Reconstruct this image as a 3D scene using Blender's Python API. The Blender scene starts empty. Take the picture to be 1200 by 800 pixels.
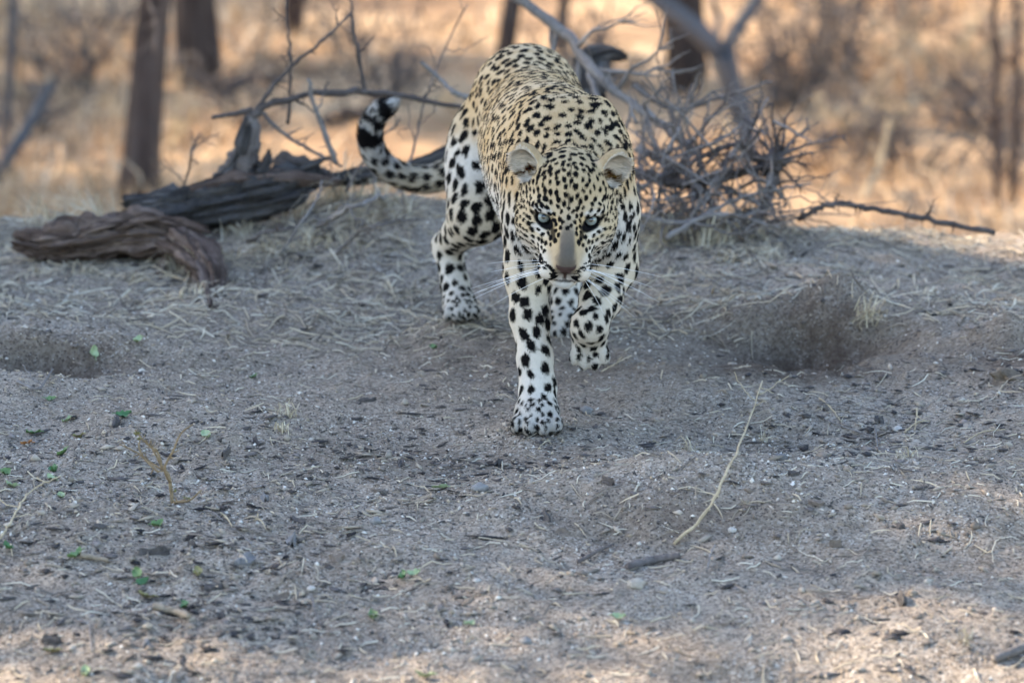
import bpy, bmesh, math, random, time
import numpy as np
from mathutils import Vector, Matrix, kdtree

T0 = time.time()
random.seed(7)
rng = np.random.default_rng(11)
scene = bpy.context.scene
C = scene.collection
R = math.radians

# ------------------------------------------------------------------ camera
CAM = np.array([0.0, -7.0, 1.68])
PITCH = R(12.3)
FPX = 4830.0                       # focal length in pixels of a 1200 px wide frame
cam_data = bpy.data.cameras.new('camera')
cam = bpy.data.objects.new('camera', cam_data)
C.objects.link(cam)
cam.location = CAM
cam.rotation_euler = (math.pi / 2 - PITCH, 0, 0)
cam_data.sensor_width = 36.0
cam_data.lens = 36.0 * FPX / 1200.0
cam_data.clip_start = 0.1
cam_data.clip_end = 2000
cam_data.dof.use_dof = True
cam_data.dof.focus_distance = 7.02
cam_data.dof.aperture_fstop = cam_data.lens / 34.0
scene.camera = cam

# ------------------------------------------------------------------ light
SUN_EL, SUN_AZ = R(34.0), R(-62.0)   # azimuth measured from +Y (away from the camera) towards +X
sun_from = Vector((math.sin(SUN_AZ) * math.cos(SUN_EL), math.cos(SUN_AZ) * math.cos(SUN_EL), math.sin(SUN_EL)))
world = bpy.data.worlds.new('World')
scene.world = world
world.use_nodes = True
wn = world.node_tree
wn.nodes.clear()
sky = wn.nodes.new('ShaderNodeTexSky')
sky.sky_type = 'NISHITA'
sky.sun_disc = False
sky.sun_elevation = SUN_EL
sky.sun_rotation = SUN_AZ
sky.air_density = 1.0
sky.dust_density = 0.8
bg = wn.nodes.new('ShaderNodeBackground')
bg.inputs['Strength'].default_value = 0.15
wo = wn.nodes.new('ShaderNodeOutputWorld')
wn.links.new(sky.outputs[0], bg.inputs[0])
wn.links.new(bg.outputs[0], wo.inputs[0])
sun_data = bpy.data.lights.new('sun', 'SUN')
sun_data.energy = 3.1
sun_data.angle = R(0.6)
sun_data.color = (1.0, 0.84, 0.63)
sun = bpy.data.objects.new('sun', sun_data)
C.objects.link(sun)
sun.rotation_euler = sun_from.to_track_quat('Z', 'Y').to_euler()
sun.location = (-20, 10, 20)

scene.view_settings.view_transform = 'Standard'
scene.view_settings.look = 'None'
scene.view_settings.gamma = 1.0
scene.view_settings.use_curve_mapping = False
scene.view_settings.exposure = 2.22
scene.render.engine = 'CYCLES'
scene.cycles.use_denoising = True
scene.cycles.max_bounces = 6
scene.cycles.diffuse_bounces = 2
scene.cycles.transparent_max_bounces = 8
scene.cycles.use_adaptive_sampling = True
scene.cycles.adaptive_threshold = 0.02

# ------------------------------------------------------------------ small helpers
def at(px, py, Y):
    """World point on the sight line of photograph pixel (px, py) at world depth Y."""
    v = (400.0 - py) / FPX
    h = (px - 600.0) / FPX
    s = (Y - CAM[1]) / (math.cos(PITCH) + math.sin(PITCH) * v)
    return np.array([CAM[0] + s * h, Y, CAM[2] + s * (-math.sin(PITCH) + math.cos(PITCH) * v)])

def unit(v):
    v = np.asarray(v, float)
    return v / (np.linalg.norm(v) + 1e-12)

def sstep(a, b, x):
    t = np.clip((x - a) / (b - a), 0, 1)
    return t * t * (3 - 2 * t)

_tab = rng.random((64, 64, 64)).astype(np.float32)
def vnoise3(p, scale, seed=0):
    """Smooth value noise in 0..1 for an (N,3) array."""
    q = np.asarray(p, float) * scale + np.array([17.3, 5.1, 9.7]) + seed * 7.77
    i = np.floor(q).astype(np.int64)
    f = q - i
    f = f * f * (3 - 2 * f)
    r = 0
    for dx in (0, 1):
        wx = f[:, 0] if dx else 1 - f[:, 0]
        for dy in (0, 1):
            wy = f[:, 1] if dy else 1 - f[:, 1]
            for dz in (0, 1):
                wz = f[:, 2] if dz else 1 - f[:, 2]
                r = r + wx * wy * wz * _tab[(i[:, 0] + dx) & 63, (i[:, 1] + dy) & 63, (i[:, 2] + dz) & 63]
    return r

def vnoise2(x, y, scale, seed=0):
    sh = np.shape(x)
    p = np.stack([np.ravel(x), np.ravel(y), np.full(np.size(x), seed * 3.37 / scale)], 1)
    return vnoise3(p, scale, 0).reshape(sh)

def fbm2(x, y, scale, octaves=3, seed=0):
    r, a, s = 0, 0.5, 0
    for o in range(octaves):
        r = r + a * vnoise2(x, y, scale * 2.03 ** o, seed + o * 5)
        s += a
        a *= 0.5
    return r / s

def mesh_from(name, V, F, smooth=True):
    """Fast mesh from numpy vertices and a list of face arrays (all tris or all quads, or a python list)."""
    me = bpy.data.meshes.new(name)
    V = np.asarray(V, np.float32)
    if isinstance(F, np.ndarray):
        F = [F]
    if F and not isinstance(F[0], np.ndarray):
        me.from_pydata(V.tolist(), [], F)
    else:
        F = [f for f in F if len(f)]
        nl = sum(f.size for f in F)
        npoly = sum(len(f) for f in F)
        me.vertices.add(len(V))
        me.vertices.foreach_set('co', V.ravel())
        me.loops.add(nl)
        me.polygons.add(npoly)
        me.loops.foreach_set('vertex_index', np.concatenate([f.ravel() for f in F]).astype(np.int32))
        starts, k = [], 0
        for f in F:
            starts.append(k + np.arange(len(f)) * f.shape[1])
            k += f.size
        me.polygons.foreach_set('loop_start', np.concatenate(starts).astype(np.int32))
        me.update(calc_edges=True)
        me.validate()
    if smooth:
        me.polygons.foreach_set('use_smooth', np.ones(len(me.polygons), bool))
    return me

def link(name, me, mat=None, parent=None, loc=None):
    o = bpy.data.objects.new(name, me)
    C.objects.link(o)
    if mat is not None and me is not None and not me.materials:
        me.materials.append(mat)
    if loc is not None:
        o.location = loc
    if parent is not None:
        o.parent = parent
        # the parent only carries a location / z rotation set before the parts: keep the part in world space
        o.matrix_parent_inverse = parent.matrix_basis.inverted()
    return o

def tag(o, label=None, cat=None, group=None, kind=None):
    if label: o['label'] = label
    if cat: o['category'] = cat
    if group: o['group'] = group
    if kind: o['kind'] = kind
    return o

def vcol(me, rgb, name='tint', domain='POINT'):
    a = me.attributes.new(name, 'FLOAT_COLOR', domain)
    d = np.ones((len(rgb), 4), np.float32)
    d[:, :3] = rgb
    a.data.foreach_set('color', d.ravel())

class NT:
    """Tiny node-tree helper."""
    def __init__(self, name, rough=0.9, spec=0.3):
        self.m = bpy.data.materials.new(name)
        self.m.use_nodes = True
        self.t = self.m.node_tree
        self.b = self.t.nodes['Principled BSDF']
        self.b.inputs['Roughness'].default_value = rough
        self.b.inputs['Specular IOR Level'].default_value = spec
    def n(self, kind, **kw):
        x = self.t.nodes.new(kind)
        for k, v in kw.items():
            if k in x.inputs: x.inputs[k].default_value = v
            else: setattr(x, k, v)
        return x
    def l(self, a, b): self.t.links.new(a, b)
    def coord(self, out='Object'): return self.n('ShaderNodeTexCoord').outputs[out]
    def noise(self, vec, scale, detail=4, rough=0.55, dist=0.0):
        x = self.n('ShaderNodeTexNoise')
        x.inputs['Scale'].default_value = scale
        x.inputs['Detail'].default_value = detail
        x.inputs['Roughness'].default_value = rough
        x.inputs['Distortion'].default_value = dist
        self.l(vec, x.inputs['Vector'])
        return x.outputs['Fac']
    def ramp(self, fac, stops, interp='LINEAR'):
        x = self.n('ShaderNodeValToRGB')
        x.color_ramp.interpolation = interp
        e = x.color_ramp.elements
        while len(e) > 1: e.remove(e[-1])
        for i, (p, c) in enumerate(stops):
            el = e[0] if i == 0 else e.new(p)
            el.position = p
            el.color = (c[0], c[1], c[2], 1)
        self.l(fac, x.inputs[0])
        return x.outputs[0]
    def mix(self, fac, a, b, mode='MIX'):
        x = self.n('ShaderNodeMix', data_type='RGBA', blend_type=mode)
        for s, v in ((x.inputs[0], fac), (x.inputs[6], a), (x.inputs[7], b)):
            if hasattr(v, 'links') or isinstance(v, bpy.types.NodeSocket): self.l(v, s)
            elif isinstance(v, (int, float)): s.default_value = v
            else: s.default_value = (v[0], v[1], v[2], 1)
        return x.outputs[2]
    def math(self, op, a, b=None):
        x = self.n('ShaderNodeMath', operation=op)
        for s, v in ((x.inputs[0], a), (x.inputs[1], b)):
            if v is None: continue
            if isinstance(v, bpy.types.NodeSocket): self.l(v, s)
            else: s.default_value = v
        return x.outputs[0]
    def mapping(self, vec, scale=(1, 1, 1)):
        x = self.n('ShaderNodeMapping')
        x.inputs['Scale'].default_value = scale
        self.l(vec, x.inputs[0])
        return x.outputs[0]
    def bump(self, h, strength=0.5, dist=0.01, prev=None):
        x = self.n('ShaderNodeBump')
        x.inputs['Strength'].default_value = strength
        x.inputs['Distance'].default_value = dist
        self.l(h, x.inputs['Height'])
        if prev is not None: self.l(prev, x.inputs['Normal'])
        return x.outputs[0]
    def color(self, c):
        if isinstance(c, bpy.types.NodeSocket): self.l(c, self.b.inputs['Base Color'])
        else: self.b.inputs['Base Color'].default_value = (c[0], c[1], c[2], 1)
    def normal(self, s): self.l(s, self.b.inputs['Normal'])
    def attr(self, name='tint'):
        return self.n('ShaderNodeAttribute', attribute_name=name).outputs['Color']
    def objrand(self): return self.n('ShaderNodeObjectInfo').outputs['Random']

def tube(P, rad, sides=6, cap=True, jitter=0.0, rs=None):
    """A tapered tube along points P (n,3) with radii rad (n): vertices and quad/tri faces."""
    P = np.asarray(P, float)
    rad = np.broadcast_to(np.asarray(rad, float), (len(P),))
    n = len(P)
    tan = np.gradient(P, axis=0)
    tan /= np.linalg.norm(tan, axis=1)[:, None] + 1e-12
    ref = np.array([0, 0, 1.0]) if abs(tan[0][2]) < 0.9 else np.array([1.0, 0, 0])
    u = unit(np.cross(tan[0], ref))
    V = []
    ang = np.arange(sides) * 2 * np.pi / sides
    for i in range(n):
        u = unit(u - tan[i] * np.dot(u, tan[i]))
        w = np.cross(tan[i], u)
        rr = rad[i] * (1 + (jitter * ((rs or rng).standard_normal(sides)) if jitter else 0))
        V.append(P[i] + (np.cos(ang) * rr)[:, None] * u + (np.sin(ang) * rr)[:, None] * w)
    V = np.concatenate(V)
    F = []
    for i in range(n - 1):
        for j in range(sides):
            a = i * sides + j
            b = i * sides + (j + 1) % sides
            F.append((a, b, b + sides, a + sides))
    if cap:
        F.append(tuple(range(sides - 1, -1, -1)))
        F.append(tuple((n - 1) * sides + j for j in range(sides)))
    return V, F

class MB:
    """Collects several shapes of ONE part into one mesh."""
    def __init__(self): self.V, self.F, self.n = [], [], 0
    def add(self, V, F):
        V = np.asarray(V, float)
        self.V.append(V)
        k = self.n
        self.F += [tuple(i + k for i in f) for f in F]
        self.n += len(V)
    def tube(self, P, rad, sides=6, **kw): self.add(*tube(P, rad, sides, **kw))
    def mesh(self, name, smooth=True):
        return mesh_from(name, np.concatenate(self.V), self.F, smooth)

def spline(pts, n):
    """Catmull-Rom resampling of a few control points (any dimension)."""
    P = np.asarray(pts, float)
    P = np.vstack([2 * P[0] - P[1], P, 2 * P[-1] - P[-2]])
    m = len(P) - 3
    out = []
    for t in np.linspace(0, m - 1e-6, n):
        i = int(t)
        f = t - i
        a, b, c, d = P[i], P[i + 1], P[i + 2], P[i + 3]
        out.append(0.5 * (2 * b + (c - a) * f + (2 * a - 5 * b + 4 * c - d) * f * f + (3 * b - a - 3 * c + d) * f ** 3))
    return np.array(out)
# ------------------------------------------------------------------ the leopard
# One continuous body: an implicit surface of blended ellipsoids and tapered limbs, meshed once.
PR = []          # primitives
def ell(c, r, k=0.03, M=None, sub=False, tagname='body', flow=(0, 1, -0.25), sp=0.0195, fl=0.0052):
    M = np.eye(3) if M is None else np.asarray(M, float)      # columns: local axes in world
    PR.append(dict(t='e', c=np.asarray(c, float), r=np.asarray(r, float), k=k, M=M, sub=sub, tag=tagname, flow=unit(flow), sp=sp, fl=fl,
                   lo=np.asarray(c) - np.abs(M) @ np.asarray(r, float), hi=np.asarray(c) + np.abs(M) @ np.asarray(r, float)))
def cone(a, b, r1, r2, k=0.025, sub=False, tagname='leg', flow=None, sp=0.026, fl=0.0052):
    a, b = np.asarray(a, float), np.asarray(b, float)
    fl_dir = unit(b - a) if flow is None else unit(flow)
    m = max(r1, r2)
    PR.append(dict(t='c', a=a, b=b, r1=r1, r2=r2, k=k, sub=sub, tag=tagname, flow=fl_dir, sp=sp, fl=fl,
                   lo=np.minimum(a, b) - m, hi=np.maximum(a, b) + m))
def prim_d(p, P):
    if p['t'] == 'e':
        q = (P - p['c']) @ p['M']
        k0 = np.sqrt(((q / p['r']) ** 2).sum(-1)) + 1e-9
        k1 = np.sqrt(((q / p['r'] ** 2) ** 2).sum(-1)) + 1e-9
        return k0 * (k0 - 1) / k1
    ba = p['b'] - p['a']
    h = np.clip(((P - p['a']) @ ba) / ba.dot(ba), 0, 1)
    q = P - p['a'] - h[..., None] * ba
    return np.sqrt((q * q).sum(-1)) - (p['r1'] + (p['r2'] - p['r1']) * h)
def smin(a, b, k):
    h = np.clip(0.5 + 0.5 * (b - a) / k, 0, 1)
    return b + (a - b) * h - k * h * (1 - h)
def combine(f, d, p):
    if p['sub']:
        return -smin(-f, d, p['k'])
    return smin(f, d, p['k'])
BIG = 0.12
def field_pts(P):
    f = np.full(len(P), BIG)
    for p in PR:
        mg = p['k'] + 0.03
        m = ((P > p['lo'] - mg) & (P < p['hi'] + mg)).all(1)
        if m.any():
            f[m] = combine(f[m], prim_d(p, P[m]), p)
    return f
def grad_pts(P, e=0.0012):
    g = np.empty_like(P)
    for i in range(3):
        d = np.zeros(3); d[i] = e
        g[:, i] = (field_pts(P + d) - field_pts(P - d)) / (2 * e)
    return g

# --- trunk
ell((.048, .60, .405), (.112, .30, .128), .05)
ell((.078, .36, .395), (.122, .26, .152), .05)
ell((.099, .19, .385), (.101, .15, .155), .05)
ell((.028, .86, .436), (.108, .155, .114), .05)
ell((.020, .98, .430), (.080, .10, .085), .05)
for sx in (-1, 1):                                   # shoulder blades and shoulders
    ell((.098 + sx * .055, .185, .452), (.036, .090, .096), .026, sp=.023)
    ell((.101 + sx * .070, .115, .375), (.040, .075, .105), .04, flow=(0, .5, -1), sp=.022)
# --- neck
cone((.101, .17, .450), (.101, .02, .418), .098, .074, .05, tagname='neck', flow=(0, 1, .1), sp=.0165, fl=.0075)
cone((.100, .13, .37), (.099, .0, .365), .085, .062, .05, tagname='neck', flow=(0, 1, -.4), sp=.019, fl=.010)

# --- head, in its own frame: x to the viewer's right, y out of the nose, z up; origin between the eyes
PHI, RHO = R(17), R(4.0)
_r0 = np.array([1., 0, 0]); _f0 = np.array([-.012, -math.cos(PHI), -math.sin(PHI)]); _u0 = np.array([0, -math.sin(PHI), math.cos(PHI)])
Hr = _r0 * math.cos(RHO) - _u0 * math.sin(RHO)
Hu = _u0 * math.cos(RHO) + _r0 * math.sin(RHO)
HM = np.stack([Hr, unit(_f0), Hu], 1)
HO = at(665, 256, -.135)
def hw(p): return HO + HM @ np.asarray(p, float)
def to_head(P): return (P - HO) @ HM
def rot_h(ax, deg):
    return np.array(Matrix.Rotation(R(deg), 3, ax))
def hell(c, r, k=.015, rot=None, **kw):
    M = HM if rot is None else HM @ rot
    kw.setdefault('tagname', 'head'); kw.setdefault('sp', .0105); kw['fl'] = kw.get('fl', .006) * .72
    kw['flow'] = HM @ np.asarray(kw.get('flow', (0, -1, .1)), float)
    ell(hw(c), r, k, M, **kw)
def hcone(a, b, r1, r2, k=.012, **kw):
    kw.setdefault('tagname', 'head'); kw.setdefault('sp', .0105); kw['fl'] = kw.get('fl', .006) * .72
    kw['flow'] = HM @ np.asarray(kw.get('flow', (0, -1, .1)), float)
    cone(hw(a), hw(b), r1, r2, k, **kw)
hell((0, -.085, .004), (.080, .088, .072), .03, flow=(0, -1, .2), fl=.007)        # cranium
hell((0, -.042, .030), (.050, .046, .042), .03, flow=(0, -.5, .8), fl=.006)       # forehead
hcone((0, -.02, .008), (0, .078, -.0395), .028, .0200, .02, flow=(0, -.9, .3), fl=.0045)  # bridge of the nose
for s in (-1, 1):
    hell((s * .040, -.030, -.026), (.039, .046, .039), .02, flow=(s * .6, -.7, -.3), fl=.008)        # cheek
    hell((s * .054, -.065, -.034), (.032, .040, .044), .02, flow=(s * .6, -.7, -.4), fl=.009)       # ruff
    hell((s * .041, -.022, .006), (.026, .026, .020), .012, rot_h('Y', s * -14), flow=(s * .5, -.5, .5), fl=.0045)   # orbit
    hell((s * .035, -.0045, .0165), (.022, .014, .0085), .010, rot_h('Y', s * -20), flow=(s * .5, -.3, .8), fl=.005)  # brow
    hell((s * .0215, .058, -.0645), (.0225, .031, .0190), .014, rot_h('Z', s * -18), flow=(s * .9, -.5, 0), fl=.004)  # whisker pad
    hcone((0, .042, -.082), (s * .042, -.055, -.060), .019, .033, .02, flow=(s * .4, -.9, -.3), fl=.009)              # jaw
for s in (-1, 1):
    hcone((s * .029, -.004, -.030), (s * .0175, .046, -.047), .027, .0225, .020, flow=(s * .6, -.8, 0), fl=.005)
hell((0, .057, -.0865), (.021, .023, .0125), .008, flow=(0, -.6, -.8), fl=.006)                                        # chin
hell((0, .085, -.0475), (.0172, .012, .0105), .006, fl=.001, tagname='nose')                                          # nose pad
hcone((0, .096, -.055), (0, .090, -.0755), .0016, .0016, .004, sub=True, tagname='cut')                               # philtrum
hcone((0, .088, -.0775), (.024, .066, -.0805), .0018, .0016, .004, sub=True, tagname='cut')
hcone((0, .088, -.0775), (-.024, .066, -.0805), .0018, .0016, .004, sub=True, tagname='cut')
for s in (-1, 1):
    hcone((s * .0075, .098, -.0500), (s * .013, .090, -.0505), .0028, .0018, .003, sub=True, tagname='cut')          # nostril
    hell((s * .0405, .006, .000), (.0135, .016, .0088), .003, rot_h('Y', s * -17), sub=True, tagname='cut')           # eye opening
# ears: cupped shells
EAR = {}
for s in (-1, 1):
    c = np.array([s * .0715, -.090, .055])
    # local ear frame: z towards the tip, y out of the cup
    ez = unit([s * .42, -.05, .92]); ey = unit(np.array([s * .42, .85, .12])); ey = unit(ey - ez * ey.dot(ez)); ex = np.cross(ey, ez)
    M = HM @ np.stack([ex, ey, ez], 1)
    cw = hw(c)
    ell(cw, (.028, .018, .038), .012, M, tagname='ear', flow=M @ np.array([0, 0, 1.]), sp=1, fl=.006)
    ell(cw + M @ np.array([0, .0165, .003]), (.0215, .021, .0305), .003, M, sub=True, tagname='cut')
    EAR[s] = (cw, M)

# --- limbs
def paw(c, fwd, w=.044, toe=.017, tagname='paw', lift=0.0, sp=.0118):
    fwd = unit(fwd); up = np.array([0, 0, 1.]) if abs(fwd[2]) < .7 else np.array([0, 1., 0])
    side = unit(np.cross(fwd, up)); up = np.cross(side, fwd)
    M = np.stack([side, fwd, up], 1)
    kw = dict(tagname=tagname, flow=fwd - up * .5, sp=sp, fl=.006)
    ell(c, (w * .90, w * 1.05, w * .66), .02, M, **kw)
    for i, (sx, fy) in enumerate(((-.70, .66), (-.25, .92), (.25, .92), (.70, .66))):
        cc = c + M @ np.array([sx * w, fy * w, -.18 * w])
        d = unit(fwd + side * sx * .25)
        ss = unit(np.cross(d, up)); uu = np.cross(ss, d)
        ell(cc, (toe * .78, toe * 1.25, toe * .98), .006, np.stack([ss, d, uu], 1), **kw)
# planted foreleg (viewer's left)
A = [at(622, 255, .115), at(619, 318, .12), at(621, 372, .085), at(627, 420, .05), at(630, 455, .030)]
cone(A[0], A[1], .045, .040, .03, sp=.023)
cone(A[1], A[2], .039, .032, .025, sp=.024)
cone(A[2], A[3], .033, .0285, .02, sp=.025)
cone(A[3], A[4], .0285, .0300, .02, sp=.023)
cone(A[4], at(629, 480, .005), .032, .030, .015, sp=.017)
paw(at(629, 485, -.012), (-.02, -1, -.12), .0445, .0185)
# raised foreleg (viewer's right)
B = [at(718, 250, .125), at(718, 312, .165), at(704, 350, .090), at(691, 381, .025)]
cone(B[0], B[1], .045, .041, .03, sp=.023)
cone(B[1], B[2], .040, .034, .025, sp=.025)
cone(B[2], B[3], .034, .0295, .02, sp=.023)
ell(B[3] + np.array([0, -.004, .0]), (.0300, .029, .026), .022, tagname='paw', flow=(0, -.2, -1), sp=.017, fl=.006)
paw(at(691, 400, .045), (.0, .18, -1), .035, .0150, sp=.015)
# planted hind leg (viewer's left)
h1 = at(562, 205, .86); h2 = at(562, 250, .785); h3 = at(524, 288, .955); h4 = at(534, 335, .915)
ell(h1, (.062, .100, .125), .045, flow=(0, .2, -1), sp=.0245, fl=.006)
cone(at(575, 165, .88), h2, .075, .052, .04, sp=.030, flow=(0, .3, -1), fl=.008)
cone(h2, h3, .050, .027, .03, sp=.026)
cone(h3, h4, .0275, .027, .018, sp=.021, flow=(0, -.3, -1))
cone(h4, at(538, 352, .89), .027, .029, .015, sp=.017)
paw(at(539, 359, .868), (.12, -1, -.08), .037, .0155)
# stepping hind leg (viewer's right)
g1 = at(655, 230, .84); g2 = at(672, 285, .70); g3 = at(664, 318, .86); g4 = at(662, 352, .80)
ell(g1, (.060, .10, .115), .045, flow=(0, .2, -1), sp=.030)
cone(g1, g2, .065, .050, .04, sp=.030)
cone(g2, g3, .048, .028, .03, sp=.026)
cone(g3, g4, .028, .029, .018, sp=.020)
paw(at(661, 375, .765), (-.05, -1, -.35), .038, .016, sp=.015)
# tail
TP = spline([at(600, 120, 1.03), at(560, 170, 1.10), at(524, 204, 1.13), at(488, 210, 1.14), at(455, 198, 1.13), at(437, 176, 1.12),
             at(434, 152, 1.11), at(443, 133, 1.10), at(460, 122, 1.095)], 22)
TR = np.interp(np.linspace(0, 1, 22), [0, .2, .5, .8, .95, 1], [.045, .026, .0225, .0205, .016, .010])
for i in range(21):
    cone(TP[i], TP[i + 1], TR[i], TR[i + 1], .010, tagname='tail', sp=.022, fl=.013)

# --- surface nets
HST = .005
lo = np.min([p['lo'] for p in PR if not p['sub']], 0) - .03
hi = np.max([p['hi'] for p in PR if not p['sub']], 0) + .03
dims = np.ceil((hi - lo) / HST).astype(int) + 1
FLD = np.full(dims, BIG, np.float32)
ax = [lo[i] + np.arange(dims[i]) * HST for i in range(3)]
for p in PR:
    mg = p['k'] + .03
    i0 = np.clip(((p['lo'] - mg - lo) / HST).astype(int), 0, dims)
    i1 = np.clip(((p['hi'] + mg - lo) / HST).astype(int) + 2, 0, dims)
    sl = tuple(slice(i0[i], i1[i]) for i in range(3))
    G = np.stack(np.meshgrid(*[ax[i][sl[i]] for i in range(3)], indexing='ij'), -1)
    FLD[sl] = combine(FLD[sl], prim_d(p, G), p)
def surface_nets(F, lo, h):
    S = F < 0
    n = np.array(F.shape) - 1
    cnt = np.zeros(n, np.int8)
    acc = np.zeros((*n, 3), np.float32)
    def corner(A, d): return A[d[0]:d[0] + n[0], d[1]:d[1] + n[1], d[2]:d[2] + n[2]]
    for a in range(3):
        o = [i for i in range(3) if i != a]
        for u in (0, 1):
            for v in (0, 1):
                d0 = [0, 0, 0]; d0[o[0]] = u; d0[o[1]] = v
                d1 = list(d0); d1[a] = 1
                s0, s1 = corner(S, d0), corner(S, d1)
                m = s0 != s1
                f0, f1 = corner(F, d0)[m], corner(F, d1)[m]
                t = f0 / (f0 - f1)
                q = np.tile(np.array(d0, np.float32), (len(t), 1))
                q[:, a] = t
                acc[m] += q
                cnt[m] += 1
    act = cnt > 0
    idx = np.full(n, -1, np.int64)
    idx[act] = np.arange(act.sum())
    base = np.stack(np.nonzero(act), 1)
    V = lo + (base + acc[act] / cnt[act][:, None]) * h
    Q = []
    for a in range(3):
        o = [(a + 1) % 3, (a + 2) % 3]
        s0 = S[tuple(slice(0, -1) if i == a else slice(1, -1) for i in range(3))]
        s1 = S[tuple(slice(1, None) if i == a else slice(1, -1) for i in range(3))]
        for sign in (True, False):
            m = (s0 != s1) & (s0 == sign)
            c = np.stack(np.nonzero(m), 1)
            c[:, o[0]] += 1; c[:, o[1]] += 1
            def cell(du, dv):
                e = c.copy(); e[:, o[0]] -= du; e[:, o[1]] -= dv
                return idx[e[:, 0], e[:, 1], e[:, 2]]
            q = np.stack([cell(1, 1), cell(0, 1), cell(0, 0), cell(1, 0)], 1)
            Q.append(q if sign else q[:, ::-1])
    return V, np.concatenate(Q)
BV, BQ = surface_nets(FLD, lo, HST)
# keep the largest piece only is not needed: every primitive overlaps its neighbour
def project(P, it=2):
    for _ in range(it):
        f = field_pts(P)
        g = grad_pts(P)
        g2 = (g * g).sum(1) + .05
        st = np.clip(f / g2, -.003, .003)
        P = P - g * st[:, None]
    return P
def refine(V, Q, mask_q):
    """Split the chosen quads 1:4; border neighbours are closed by bmesh."""
    me = mesh_from('tmp', V, Q)
    bm = bmesh.new(); bm.from_mesh(me)
    bm.faces.ensure_lookup_table()
    ed = set()
    for i in np.nonzero(mask_q)[0]:
        for e in bm.faces[i].edges: ed.add(e)
    bmesh.ops.subdivide_edges(bm, edges=list(ed), cuts=1, use_grid_fill=True)
    bmesh.ops.triangulate(bm, faces=[f for f in bm.faces if len(f.verts) != 4])
    m2 = bpy.data.meshes.new('tmp2'); bm.to_mesh(m2); bm.free()
    bpy.data.meshes.remove(me)
    return m2
BV = project(BV, 2)
qc = BV[BQ].mean(1)
hl = to_head(qc)
headmask = (hl[:, 1] > -.125) & (np.abs(hl[:, 0]) < .125) & (hl[:, 2] > -.13) & (hl[:, 2] < .125)
body_me = refine(BV, BQ, headmask)
body_me.name = 'leopard_body'
nV = len(body_me.vertices)
BV = np.empty(nV * 3, np.float32); body_me.vertices.foreach_get('co', BV); BV = BV.reshape(-1, 3).astype(float)
BV = project(BV, 2)
body_me.vertices.foreach_set('co', BV.astype(np.float32).ravel())
body_me.update()
body_me.polygons.foreach_set('use_smooth', np.ones(len(body_me.polygons), bool))
print('leopard mesh', nV, round(time.time() - T0, 1))

# --- what grows where: blend the attributes of the primitives near a point
def coat_attr(P):
    n = len(P)
    W = np.zeros(n); flow = np.zeros((n, 3)); sp = np.zeros(n); fl = np.zeros(n)
    tw = {t: np.zeros(n) for t in ('body', 'neck', 'head', 'leg', 'paw', 'tail', 'ear', 'nose')}
    for p in PR:
        if p['sub']: continue
        m = ((P > p['lo'] - .05) & (P < p['hi'] + .05)).all(1)
        if not m.any(): continue
        d = np.abs(prim_d(p, P[m]))
        w = np.exp(-d / .007) + 1e-9
        W[m] += w; flow[m] += w[:, None] * p['flow']; sp[m] += w * p['sp']; fl[m] += w * p['fl']
        tw[p['tag']][m] += w
    W = np.maximum(W, 1e-12)
    for t in tw: tw[t] /= W
    return flow / W[:, None], sp / W, fl / W, tw

NRM = grad_pts(BV); NRM /= np.linalg.norm(NRM, axis=1)[:, None] + 1e-9
_, vsp, _, vtw = coat_attr(BV)
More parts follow.
